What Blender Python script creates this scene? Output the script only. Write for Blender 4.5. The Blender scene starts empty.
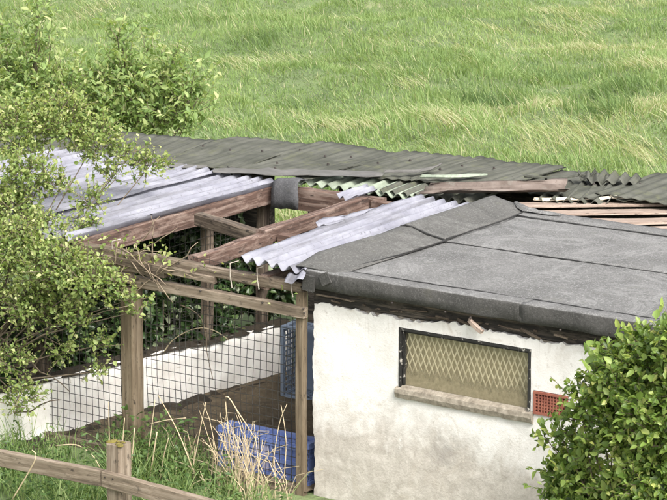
import bpy, bmesh, math, random
import numpy as np
from mathutils import Vector, Matrix
S = bpy.context.scene
COL = S.collection
rng = np.random.default_rng(7)
random.seed(7)

# ------------------------------------------------------------------ camera
FPX = 2540.0                      # focal length in pixels of a 667 px wide picture
PITCH = math.asin(.2195)
YAW = math.radians(34.5)
CAM = np.array([7.504, -10.681, 4.284])
cam = bpy.data.cameras.new('camera')
cam.sensor_width = 36
cam.lens = FPX / 667 * 36
cam.clip_start = .1
cam.clip_end = 3000
camo = bpy.data.objects.new('camera', cam)
COL.objects.link(camo)
camo.location = CAM
camo.rotation_euler = (math.pi/2 - PITCH, 0, YAW)
S.camera = camo
# ------------------------------------------------------------------ sky and sun
SUN_EL, SUN_AZ = math.radians(47), math.radians(117)    # azimuth: compass from +y, clockwise
w = bpy.data.worlds.new('World')
S.world = w
w.use_nodes = True
nt = w.node_tree
sky = nt.nodes.new('ShaderNodeTexSky')
sky.sky_type = 'NISHITA'
sky.sun_disc = False
sky.sun_elevation = SUN_EL
sky.sun_rotation = SUN_AZ
sky.air_density = .8
sky.dust_density = 5.0
sky.ozone_density = .6
bg = nt.nodes['Background']
hs = nt.nodes.new('ShaderNodeHueSaturation')          # thin cloud: the same sky, greyer
hs.inputs['Saturation'].default_value = .22
nt.links.new(sky.outputs[0], hs.inputs['Color'])
nt.links.new(hs.outputs[0], bg.inputs[0])
bg.inputs[1].default_value = .15
sun = bpy.data.lights.new('sun', 'SUN')
sun.energy = 1.4
sun.angle = math.radians(28)
sun.color = (1, .95, .87)
suno = bpy.data.objects.new('sun', sun)
COL.objects.link(suno)
sd = Vector((math.sin(SUN_AZ)*math.cos(SUN_EL), math.cos(SUN_AZ)*math.cos(SUN_EL), math.sin(SUN_EL)))
suno.rotation_euler = sd.to_track_quat('Z', 'Y').to_euler()
S.view_settings.view_transform = 'Standard'
S.view_settings.look = 'None'
S.view_settings.exposure = 1.28
S.view_settings.gamma = 1
S.view_settings.use_curve_mapping = False
S.render.engine = 'CYCLES'
S.cycles.max_bounces = 7
S.cycles.transparent_max_bounces = 12

# ------------------------------------------------------------------ survey: a sighted direction meets a real plane
RH = np.array([math.cos(YAW), math.sin(YAW), 0])
FH = np.array([-math.sin(YAW), math.cos(YAW), 0])
FW = FH*math.cos(PITCH) + np.array([0, 0, -math.sin(PITCH)])
UP = np.cross(RH, FW)
def at(px, py, x=None, y=None, z=None):
    d = FW*FPX + RH*(px-333.5) - UP*(py-250)
    i, v = (0, x) if x is not None else (1, y) if y is not None else (2, z)
    return Vector(CAM + d*((v-CAM[i])/d[i]))

# ------------------------------------------------------------------ helpers
def tag(o, label=None, cat=None, group=None, kind=None):
    if label: o['label'] = label
    if cat: o['category'] = cat
    if group: o['group'] = group
    if kind: o['kind'] = kind
    return o
def par(o, parent):
    if parent is not None:
        o.parent = parent
        o.matrix_parent_inverse = Matrix.Translation(-parent.location)
    return o
def thing(name, loc, label, cat, group=None):
    o = bpy.data.objects.new(name, None)
    o.empty_display_size = .1
    COL.objects.link(o)
    o.location = loc
    return tag(o, label, cat, group)
def link(name, me, mat, parent=None, smooth=False):
    if mat is not None: me.materials.append(mat)
    if smooth: me.polygons.foreach_set('use_smooth', [True]*len(me.polygons))
    o = bpy.data.objects.new(name, me)
    COL.objects.link(o)
    return par(o, parent)
def npmesh(name, V, F, mat, parent=None, smooth=False, tint=None):
    """V (n,3); F (m,k) all faces of k corners; tint per vertex"""
    me = bpy.data.meshes.new(name)
    V = np.asarray(V, np.float32); F = np.asarray(F, np.int32)
    k = F.shape[1]
    me.vertices.add(len(V)); me.vertices.foreach_set('co', V.ravel())
    me.loops.add(F.size); me.loops.foreach_set('vertex_index', F.ravel())
    me.polygons.add(len(F)); me.polygons.foreach_set('loop_start', np.arange(0, F.size, k, dtype=np.int32))
    if tint is not None:
        a = me.attributes.new('tint', 'FLOAT', 'POINT'); a.data.foreach_set('value', np.asarray(tint, np.float32))
    me.update(calc_edges=True); me.validate()
    return link(name, me, mat, parent, smooth)
class MB:
    def __init__(s): s.v = []; s.f = []
    def box(s, c, d, R=None):
        n = len(s.v); c = Vector(c)
        for z in (-.5, .5):
            for y in (-.5, .5):
                for x in (-.5, .5):
                    p = Vector((x*d[0], y*d[1], z*d[2]))
                    if R is not None: p = R @ p
                    s.v.append(c+p)
        for q in ((0,2,3,1),(4,5,7,6),(0,1,5,4),(2,6,7,3),(0,4,6,2),(1,3,7,5)): s.f.append([n+i for i in q])
    def bar(s, a, b, w, h=None):
        a, b = Vector(a), Vector(b); h = h or w
        d = b-a; L = d.length
        R = d.to_track_quat('X', 'Z').to_matrix()
        s.box((a+b)/2, (L, w, h), R)
    def tube(s, pts, r, k=5, cap=True):
        pts = [Vector(p) for p in pts]; n0 = len(s.v); m = len(pts)
        for i, p in enumerate(pts):
            t = (pts[min(i+1, m-1)] - pts[max(i-1, 0)])
            q = t.to_track_quat('Z', 'Y') if t.length > 1e-9 else Vector((0,0,1)).to_track_quat('Z','Y')
            rr = r[i] if hasattr(r, '__len__') else r
            for j in range(k):
                a = 2*math.pi*j/k
                s.v.append(p + q @ Vector((rr*math.cos(a), rr*math.sin(a), 0)))
        for i in range(m-1):
            for j in range(k):
                a, b = n0+i*k+j, n0+i*k+(j+1) % k
                s.f.append([a, b, b+k, a+k])
        if cap:
            s.f.append([n0+j for j in range(k)][::-1]); s.f.append([n0+(m-1)*k+j for j in range(k)])
    def build(s, name, mat, parent=None, smooth=False):
        me = bpy.data.meshes.new(name)
        me.from_pydata([tuple(p) for p in s.v], [], s.f); me.update()
        return link(name, me, mat, parent, smooth)

def vnoise(P, freq, seed=0):
    """smooth value noise in 2-D, 0..1; P (n,2)"""
    r = np.random.default_rng(1000+seed); T = r.random((256, 256))
    q = np.asarray(P, float)*freq + 57.3
    i = np.floor(q).astype(int); f = q-i; f = f*f*(3-2*f)
    a = T[i[:,0] % 256, i[:,1] % 256]; b = T[(i[:,0]+1) % 256, i[:,1] % 256]
    c = T[i[:,0] % 256, (i[:,1]+1) % 256]; d = T[(i[:,0]+1) % 256, (i[:,1]+1) % 256]
    return (a*(1-f[:,0])+b*f[:,0])*(1-f[:,1]) + (c*(1-f[:,0])+d*f[:,0])*f[:,1]

# ------------------------------------------------------------------ materials
def nodes(name):
    m = bpy.data.materials.new(name); m.use_nodes = True
    n = m.node_tree.nodes; l = m.node_tree.links
    return m, n, l, n['Principled BSDF']
def N(n, t, **kw):
    x = n.new(t)
    for k, v in kw.items():
        if k in x.inputs.keys(): x.inputs[k].default_value = v
        else: setattr(x, k, v)
    return x
def noise(n, l, vec, scale, detail=4, rough=.6, dist=0):
    x = N(n, 'ShaderNodeTexNoise'); x.inputs['Scale'].default_value = scale
    x.inputs['Detail'].default_value = detail; x.inputs['Roughness'].default_value = rough
    x.inputs['Distortion'].default_value = dist
    if vec is not None: l.new(vec, x.inputs['Vector'])
    return x.outputs['Fac']
def ramp(n, l, fac, stops):
    r = N(n, 'ShaderNodeValToRGB'); e = r.color_ramp.elements
    while len(e) < len(stops): e.new(.5)
    for q, (p, c) in zip(e, stops):
        q.position = p; q.color = (*c, 1) if hasattr(c, '__len__') else (c, c, c, 1)
    l.new(fac, r.inputs[0]); return r.outputs[0]
def mixc(n, l, fac, a, b, mode='MIX'):
    m = N(n, 'ShaderNodeMix'); m.data_type = 'RGBA'; m.blend_type = mode
    for s, v in ((m.inputs[0], fac), (m.inputs[6], a), (m.inputs[7], b)):
        if isinstance(v, (int, float)): s.default_value = v
        elif isinstance(v, tuple): s.default_value = (*v, 1)
        else: l.new(v, s)
    return m.outputs[2]
def coords(n, l, scale=(1,1,1), rand=True, obj=True):
    tc = N(n, 'ShaderNodeTexCoord'); mp = N(n, 'ShaderNodeMapping')
    l.new(tc.outputs['Object' if obj else 'Generated'], mp.inputs[0]); mp.inputs['Scale'].default_value = scale
    if rand:
        oi = N(n, 'ShaderNodeObjectInfo'); mu = N(n, 'ShaderNodeMath', operation='MULTIPLY')
        l.new(oi.outputs['Random'], mu.inputs[0]); mu.inputs[1].default_value = 37
        l.new(mu.outputs[0], mp.inputs['Location'])
    return mp.outputs[0]
def bump(n, l, b, h, dist=.004, strength=.6):
    x = N(n, 'ShaderNodeBump'); x.inputs['Distance'].default_value = dist; x.inputs['Strength'].default_value = strength
    l.new(h, x.inputs['Height']); l.new(x.outputs[0], b.inputs['Normal'])

def wood(name, dark, mid, pale, palefac=.5, moss=None):
    m, n, l, b = nodes(name)
    g = noise(n, l, coords(n, l, (2.2, 45, 45)), 1, 5, .65, .4)
    c = ramp(n, l, g, [(.3, dark), (.5, mid), (.72, pale)])
    v = coords(n, l, (6, 14, 14))
    p = ramp(n, l, noise(n, l, v, 1.2, 5, .7), [(.52, 0.), (.66, 1.)])
    pf = N(n, 'ShaderNodeMath', operation='MULTIPLY'); l.new(p, pf.inputs[0]); pf.inputs[1].default_value = palefac
    c = mixc(n, l, pf.outputs[0], c, pale)
    d = ramp(n, l, noise(n, l, v, 2.7, 4, .7), [(.3, 1.), (.42, 0.)])
    c = mixc(n, l, d, c, tuple(x*.45 for x in dark))
    if moss:
        q = ramp(n, l, noise(n, l, v, .8, 6, .75), [(.55, 0.), (.7, .8)])
        c = mixc(n, l, q, c, moss)
    l.new(c, b.inputs['Base Color']); b.inputs['Roughness'].default_value = .92
    bump(n, l, b, g, .006, .8)
    return m
M = {}
M['wood_red'] = wood('weathered_red_timber', (.035,.021,.016), (.1,.058,.043), (.27,.205,.17), .5)
M['wood_grey'] = wood('weathered_grey_timber', (.05,.037,.026), (.13,.098,.07), (.27,.22,.17), .5, (.075,.08,.035))
M['wood_post'] = wood('brown_post_timber', (.06,.043,.026), (.125,.093,.058), (.2,.16,.11), .35)
M['wood_fence'] = wood('fence_timber', (.08,.06,.042), (.17,.132,.094), (.29,.24,.185), .45)
M['wood_board'] = wood('pale_board_timber', (.16,.115,.09), (.27,.205,.165), (.42,.345,.285), .5)
M['wood_dark'] = wood('dark_weathered_timber', (.03,.022,.016), (.085,.062,.045), (.2,.16,.12), .4)
M['wood_rot'] = wood('rotten_black_timber', (.01,.009,.008), (.03,.026,.022), (.16,.13,.1), .35)

def render_mat():
    m, n, l, b = nodes('stained_white_render')
    v = coords(n, l, rand=False)
    c = ramp(n, l, noise(n, l, v, 7, 5, .6), [(.3, (.63,.61,.575)), (.65, (.72,.705,.675))])
    # beige grime whose ragged front runs across the face
    sx = N(n, 'ShaderNodeSeparateXYZ'); l.new(v, sx.inputs[0])
    ad = N(n, 'ShaderNodeMath', operation='MULTIPLY_ADD')
    l.new(noise(n, l, v, 3.1, 6, .65, .6), ad.inputs[0]); ad.inputs[1].default_value = .75; l.new(sx.outputs['Z'], ad.inputs[2])
    ad2 = N(n, 'ShaderNodeMath', operation='MULTIPLY_ADD'); l.new(noise(n, l, v, 26, 4, .7), ad2.inputs[0]); ad2.inputs[1].default_value = .16; l.new(ad.outputs[0], ad2.inputs[2])
    g = ramp(n, l, ad2.outputs[0], [(.8, .9), (1.28, 0.)])
    gm = ramp(n, l, noise(n, l, v, 13, 7, .75, .5), [(.32, (.3,.265,.225)), (.5, (.42,.38,.335)), (.68, (.56,.52,.47))])
    c = mixc(n, l, g, c, gm)
    sk = ramp(n, l, noise(n, l, coords(n, l, (38, 38, 2.2), False), 1, 4, .65), [(.56, 0.), (.74, .5)])
    sm_ = N(n, 'ShaderNodeMath', operation='MULTIPLY'); l.new(sk, sm_.inputs[0]); l.new(ramp(n, l, noise(n, l, v, 2.4, 4, .6), [(.42, 0.), (.6, 1.)]), sm_.inputs[1])
    c = mixc(n, l, sm_.outputs[0], c, (.42,.385,.33))
    g2 = ramp(n, l, noise(n, l, v, 5.2, 5, .7, 1.2), [(.56, 0.), (.74, .6)])
    c = mixc(n, l, g2, c, (.42,.37,.31))
    g3 = ramp(n, l, noise(n, l, v, 21, 6, .75), [(.58, 0.), (.7, .6)])
    c = mixc(n, l, g3, c, (.32,.285,.24))
    # dark mould spots
    ob = N(n, 'ShaderNodeVectorMath', operation='DISTANCE'); l.new(v, ob.inputs[0]); ob.inputs[1].default_value = (.86, 0, .38)
    mm = N(n, 'ShaderNodeMath', operation='MULTIPLY_ADD'); l.new(noise(n, l, v, 19, 5, .7), mm.inputs[0]); mm.inputs[1].default_value = .3; l.new(ob.outputs['Value'], mm.inputs[2])
    c = mixc(n, l, ramp(n, l, mm.outputs[0], [(.13, .75), (.27, 0.)]), c, (.27,.25,.23))
    sp = ramp(n, l, noise(n, l, v, 70, 4, .7), [(.66, 0.), (.71, .7)])
    c = mixc(n, l, sp, c, (.25,.21,.17))
    cr = N(n, 'ShaderNodeTexVoronoi'); cr.feature = 'DISTANCE_TO_EDGE'; cr.inputs['Scale'].default_value = 3.2
    wv = N(n, 'ShaderNodeTexNoise'); wv.inputs['Scale'].default_value = 5; l.new(v, wv.inputs['Vector'])
    wm = mixc(n, l, .22, v, wv.outputs['Color']); l.new(wm, cr.inputs['Vector'])
    ck = ramp(n, l, cr.outputs['Distance'], [(.002, .25), (.006, 0.)])
    km = N(n, 'ShaderNodeMath', operation='MULTIPLY'); l.new(ck, km.inputs[0]); l.new(ramp(n, l, noise(n, l, v, 1.9, 3, .5), [(.48, 0.), (.58, 1.)]), km.inputs[1])
    c = mixc(n, l, km.outputs[0], c, (.3,.26,.21))
    l.new(c, b.inputs['Base Color']); b.inputs['Roughness'].default_value = .95
    bump(n, l, b, noise(n, l, v, 75, 6, .75), .004, .7)
    return m
M['render'] = render_mat()

def plain(name, stops, scale=8, rough=.8, bscale=40, bdist=.002, metal=0, spec=.5, detail=6, speck=None, stretch=(1,1,1)):
    m, n, l, b = nodes(name)
    v = coords(n, l, stretch)
    c = ramp(n, l, noise(n, l, v, scale, detail, .65), stops)
    if speck:
        c = mixc(n, l, ramp(n, l, noise(n, l, v, speck[0], 3, .6), [(speck[1], 0.), (speck[1]+.06, 1.)]), c, speck[2])
    l.new(c, b.inputs['Base Color']); b.inputs['Roughness'].default_value = rough
    b.inputs['Metallic'].default_value = metal; b.inputs['Specular IOR Level'].default_value = spec
    if bdist: bump(n, l, b, noise(n, l, v, bscale, 5, .7), bdist, .7)
    return m
def felt_mat(name, a, bcol, pale, moss):
    m, n, l, b = nodes(name)
    v = coords(n, l)
    c = ramp(n, l, noise(n, l, v, 2.6, 7, .7, 1.), [(.36, a), (.62, bcol)])
    c = mixc(n, l, ramp(n, l, noise(n, l, v, 120, 3, .6), [(.5, 0.), (.66, .75)]), c, pale)
    c = mixc(n, l, ramp(n, l, noise(n, l, v, 60, 4, .75), [(.54, 0.), (.66, .7)]), c, tuple(x*.4 for x in a))
    c = mixc(n, l, ramp(n, l, noise(n, l, v, 9, 6, .75), [(.58, 0.), (.7, .7)]), c, moss)
    c = mixc(n, l, ramp(n, l, noise(n, l, v, 1.7, 6, .7, 1.5), [(.53, 0.), (.57, .28), (.61, 0.)]), c, pale)
    l.new(c, b.inputs['Base Color']); b.inputs['Roughness'].default_value = .88
    bump(n, l, b, noise(n, l, v, 130, 4, .6), .003, .8)
    return m
M['felt'] = felt_mat('mineral_roofing_felt', (.08,.079,.076), (.13,.128,.124), (.29,.29,.286), (.12,.12,.105))
M['felt_edge_shaded'] = felt_mat('shaded_edge_felt', (.032,.031,.029), (.055,.053,.049), (.1,.097,.092), (.05,.048,.035))  # shade of the front face put into the felt colour
M['felt_kerb'] = felt_mat('kerb_felt', (.055,.054,.05), (.088,.086,.08), (.17,.168,.16), (.075,.075,.056))
M['felt_scrap'] = felt_mat('slate_felt', (.05,.05,.053), (.085,.085,.09), (.13,.13,.135), (.08,.08,.07))
M['bitumen'] = plain('bitumen', [(.3, (.012,.012,.012)), (.7, (.03,.029,.027))], 30, .6)

def corr_mat(name, a, bcol, dirt, dirtfac, rough, spec=.5, rust=None, trans=0):
    m, n, l, b = nodes(name)
    v = coords(n, l)
    c = ramp(n, l, noise(n, l, v, 5, 5, .6), [(.35, a), (.65, bcol)])
    st = ramp(n, l, noise(n, l, coords(n, l, (24, 1.1, 0)), 1, 5, .7), [(.48, 0.), (.72, dirtfac)])
    c = mixc(n, l, st, c, dirt)
    sp = ramp(n, l, noise(n, l, v, 33, 5, .75), [(.58, 0.), (.7, dirtfac)])
    c = mixc(n, l, sp, c, dirt)
    if rust:
        c = mixc(n, l, ramp(n, l, noise(n, l, v, 9, 6, .75), [(.55, 0.), (.66, .85)]), c, rust)
    l.new(c, b.inputs['Base Color']); b.inputs['Roughness'].default_value = rough; b.inputs['Specular IOR Level'].default_value = spec
    if trans:
        t = N(n, 'ShaderNodeBsdfTranslucent'); l.new(c, t.inputs[0]); mx = N(n, 'ShaderNodeMixShader'); mx.inputs[0].default_value = trans
        l.new(b.outputs[0], mx.inputs[1]); l.new(t.outputs[0], mx.inputs[2]); l.new(mx.outputs[0], n['Material Output'].inputs[0])
    bump(n, l, b, noise(n, l, v, 70, 4, .6), .0015, .6)
    return m
M['corr_white'] = corr_mat('old_white_plastic_sheet', (.25,.252,.3), (.36,.362,.41), (.11,.108,.115), .8, .62, .25, None, .25)
M['corr_dark'] = corr_mat('mossy_cement_sheet', (.06,.062,.05), (.105,.106,.089), (.032,.034,.027), .8, .95, .2, (.1,.105,.066))
M['corr_mint'] = corr_mat('pale_green_sheet', (.17,.2,.155), (.28,.32,.25), (.08,.085,.06), .7, .8, .3)
M['corr_rust'] = corr_mat('rusty_brown_sheet', (.1,.078,.066), (.2,.165,.145), (.05,.036,.03), .85, .9, .2, (.16,.15,.13))
M['flash'] = plain('grey_flashing', [(.3, (.07,.068,.062)), (.7, (.13,.125,.118))], 9, .8, 60, .002)
M['cream'] = plain('cream_painted_strip', [(.3, (.5,.45,.35)), (.7, (.68,.63,.52))], 20, .8)
M['black_frame'] = plain('peeling_black_frame', [(.6, (.016,.015,.014)), (.66, (.5,.47,.42))], 30, .7, 60, .002)
M['sill'] = plain('mottled_concrete_sill', [(.3, (.13,.11,.085)), (.5, (.24,.21,.165)), (.75, (.4,.36,.3))], 30, .95, 50, .004)
M['brick'] = plain('red_terracotta', [(.3, (.2,.06,.04)), (.7, (.31,.115,.075))], 14, .85)
M['dark'] = plain('painted_shade_black', [(.3, (.012,.011,.01)), (.7, (.03,.027,.024))], 6, .95)  # near-black colour painted in for shade behind air brick and under boards
M['wire'] = plain('dark_galvanised_wire', [(.3, (.02,.019,.017)), (.7, (.05,.046,.04))], 30, .6, bdist=0)
M['tie'] = plain('pale_wire', [(.3, (.3,.27,.22)), (.7, (.45,.41,.35))], 30, .6, bdist=0)
M['lattice'] = plain('cream_expanded_metal', [(.3, (.58,.52,.35)), (.7, (.7,.64,.45))], 30, .7, bdist=0)
M['blind'] = plain('yellowed_window_backing', [(.3, (.36,.31,.19)), (.7, (.5,.44,.29))], 9, .9)
M['blue'] = plain('blue_plastic', [(.3, (.1,.145,.34)), (.7, (.16,.215,.45))], 6, .45, 40, .0008)
M['blue_dull'] = plain('dull_slate_blue_plastic', [(.3, (.16,.205,.28)), (.7, (.23,.28,.36))], 6, .5, 40, .0008)
M['grey_lining'] = plain('lavender_grey_plastic', [(.3, (.27,.27,.42)), (.7, (.4,.4,.55))], 6, .5, 40, .0008)
M['soil'] = plain('run_floor_soil', [(.25, (.045,.032,.02)), (.5, (.1,.075,.045)), (.75, (.17,.13,.08))], 7, .98, 40, .02, speck=(45, .62, (.2,.16,.1)))
M['earth'] = plain('dark_earth_bank', [(.25, (.015,.012,.009)), (.7, (.05,.038,.024))], 16, .98, 60, .01)
M['moss'] = plain('yellow_moss', [(.3, (.09,.07,.015)), (.7, (.2,.17,.04))], 40, .98, 120, .006)
M['straw'] = plain('dry_straw', [(.3, (.36,.28,.17)), (.7, (.56,.47,.32))], 12, .9, bdist=0)
M['bark'] = plain('grey_brown_bark', [(.3, (.07,.052,.035)), (.7, (.17,.135,.095))], 18, .95, 60, .003)
M['cane'] = plain('dead_cane', [(.3, (.15,.11,.075)), (.7, (.3,.24,.17))], 18, .9, bdist=0)
M['nail'] = plain('rusty_nail', [(.3, (.015,.012,.01)), (.7, (.04,.03,.025))], 30, .7, bdist=0)

def glass_dirty():
    m, n, l, b = nodes('grimy_window_glass')
    v = coords(n, l, rand=False)
    sx = N(n, 'ShaderNodeSeparateXYZ'); l.new(v, sx.inputs[0])
    # grime that has crept up the pane with a ragged front
    a = N(n, 'ShaderNodeMath', operation='MULTIPLY_ADD'); l.new(noise(n, l, coords(n, l, (16, 16, 5), False), 1.6, 5, .7), a.inputs[0]); a.inputs[1].default_value = .2; l.new(sx.outputs['Z'], a.inputs[2])
    f = ramp(n, l, a.outputs[0], [(.845, .85), (.9, .15)])
    b.inputs['Base Color'].default_value = (.2,.17,.095, 1); b.inputs['Roughness'].default_value = .6
    l.new(ramp(n, l, noise(n, l, v, 40, 5, .7), [(.3, (.17,.145,.085)), (.7, (.3,.26,.165))]), b.inputs['Base Color'])
    t = N(n, 'ShaderNodeBsdfTransparent'); g = N(n, 'ShaderNodeBsdfGlossy'); g.inputs['Roughness'].default_value = .15
    mg = N(n, 'ShaderNodeMixShader'); mg.inputs[0].default_value = .05; l.new(t.outputs[0], mg.inputs[1]); l.new(g.outputs[0], mg.inputs[2])
    mx = N(n, 'ShaderNodeMixShader'); l.new(f, mx.inputs[0]); l.new(mg.outputs[0], mx.inputs[1]); l.new(b.outputs[0], mx.inputs[2])
    l.new(mx.outputs[0], n['Material Output'].inputs[0])
    return m
M['glass'] = glass_dirty()
def leaf_mat(name, stops, trans=.35, rough=.5):
    m, n, l, b = nodes(name)
    at_ = N(n, 'ShaderNodeAttribute'); at_.attribute_name = 'tint'
    c = ramp(n, l, at_.outputs['Fac'], stops)
    l.new(c, b.inputs['Base Color']); b.inputs['Roughness'].default_value = rough
    t = N(n, 'ShaderNodeBsdfTranslucent')
    l.new(mixc(n, l, 1., c, (1.25,1.2,.7), 'MULTIPLY'), t.inputs[0])
    mx = N(n, 'ShaderNodeMixShader'); mx.inputs[0].default_value = trans
    l.new(b.outputs[0], mx.inputs[1]); l.new(t.outputs[0], mx.inputs[2]); l.new(mx.outputs[0], n['Material Output'].inputs[0])
    return m
M['grass'] = leaf_mat('field_grass', [(0, (.09,.15,.055)), (.3, (.2,.295,.1)), (.55, (.3,.385,.155)), (.75, (.41,.42,.24)), (1, (.56,.49,.36))], .45, .65)
M['haw'] = leaf_mat('yellow_green_leaf', [(0, (.1,.16,.045)), (.4, (.24,.33,.095)), (.75, (.38,.44,.16)), (1, (.56,.57,.3))], .5, .5)
M['privet'] = leaf_mat('fresh_green_leaf', [(0, (.06,.11,.025)), (.45, (.165,.26,.055)), (.8, (.3,.39,.1)), (1, (.45,.49,.16))], .45, .42)
M['broad'] = leaf_mat('broad_green_leaf', [(0, (.14,.22,.075)), (.45, (.26,.37,.125)), (.8, (.4,.48,.2)), (1, (.52,.54,.28))], .5, .5)
M['ivy'] = leaf_mat('dark_ivy_leaf', [(0, (.015,.035,.012)), (.5, (.045,.09,.03)), (.85, (.13,.2,.07)), (1, (.4,.45,.3))], .3, .35)
M['nettle'] = leaf_mat('nettle_leaf', [(0, (.035,.075,.02)), (.5, (.07,.13,.035)), (1, (.14,.21,.06))], .35, .5)

# ------------------------------------------------------------------ ground
def gh(P):
    P = np.asarray(P, float)
    m = np.clip((P[:,1] - 4.0)/3.0, 0, 1)
    return m*((vnoise(P, .45, 1)-.5)*.3 + (vnoise(P, 1.3, 2)-.5)*.2)
def ground():
    ax = np.concatenate([[-900,-400,-150,-60,-35], np.arange(-28, 12.01, .35), [16,30,60,150,400,900]])
    ay = np.concatenate([[-900,-300,-100,-40,-20,-10,-5], np.arange(-2, 36, .35), [40,60,120,300,900]])
    X, Y = np.meshgrid(ax, ay); P = np.c_[X.ravel(), Y.ravel()]
    V = np.c_[P, gh(P)]
    nx, ny = len(ax), len(ay)
    i = np.arange(nx*ny).reshape(ny, nx)
    F = np.stack([i[:-1,:-1], i[:-1,1:], i[1:,1:], i[1:,:-1]], -1).reshape(-1, 4)
    m, n, l, b = nodes('meadow_soil')
    v = coords(n, l, rand=False)
    c = ramp(n, l, noise(n, l, v, 1.1, 8, .7), [(.3, (.085,.12,.045)), (.55, (.14,.19,.075)), (.75, (.22,.23,.12))])
    c = mixc(n, l, ramp(n, l, noise(n, l, v, 12, 5, .7), [(.5, 0.), (.7, .7)]), c, (.05,.045,.025))
    l.new(c, b.inputs['Base Color']); b.inputs['Roughness'].default_value = 1
    bump(n, l, b, noise(n, l, v, 20, 5, .7), .04)
    tag(npmesh('ground', V, F, m, smooth=True), kind='structure')
    ym = plain('bounce_sheet_beige', [(.3, (.2,.185,.16)), (.7, (.34,.32,.285))], 3, .95, 30, .01)
    tag(npmesh('bounce_sheet', [(.15,-9,.012),(6.5,-9,.012),(6.5,-.9,.012),(.15,-.9,.012)], [[0,1,2,3]], ym), kind='structure')  # unseen pale sheet, added to cut green bounce onto the white wall
ground()

# ------------------------------------------------------------------ grass
def blades(base, h, lean, az, wid, tint, segs=3):
    n = len(base)
    dirx, diry = np.cos(az), np.sin(az)
    sxv, syv = -diry, dirx                               # width direction
    rot = rng.uniform(0, 2*np.pi, n); sxv = np.cos(rot); syv = np.sin(rot)
    V = []
    for s in range(segs):
        t = s/segs
        off = lean*h*t**1.7; z = h*t*(1-.25*np.minimum(lean, 1.6)*t)
        ww = wid*(1-.55*t)*.5
        cx = base[:,0]+dirx*off; cy = base[:,1]+diry*off; cz = base[:,2]+z
        V += [np.c_[cx-sxv*ww, cy-syv*ww, cz], np.c_[cx+sxv*ww, cy+syv*ww, cz]]
    off = lean*h; z = h*(1-.25*np.minimum(lean, 1.6))
    V.append(np.c_[base[:,0]+dirx*off, base[:,1]+diry*off, base[:,2]+z])
    k = 2*segs+1
    V = np.stack(V, 1).reshape(-1, 3)
    o = np.arange(n)[:,None]*k
    F = []
    for s in range(segs-1):
        a = 2*s
        F += [np.c_[o+a, o+a+1, o+a+3], np.c_[o+a, o+a+3, o+a+2]]
    a = 2*(segs-1)
    F.append(np.c_[o+a, o+a+1, o+a+2])
    return V, np.concatenate(F), np.repeat(tint, k)
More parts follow.
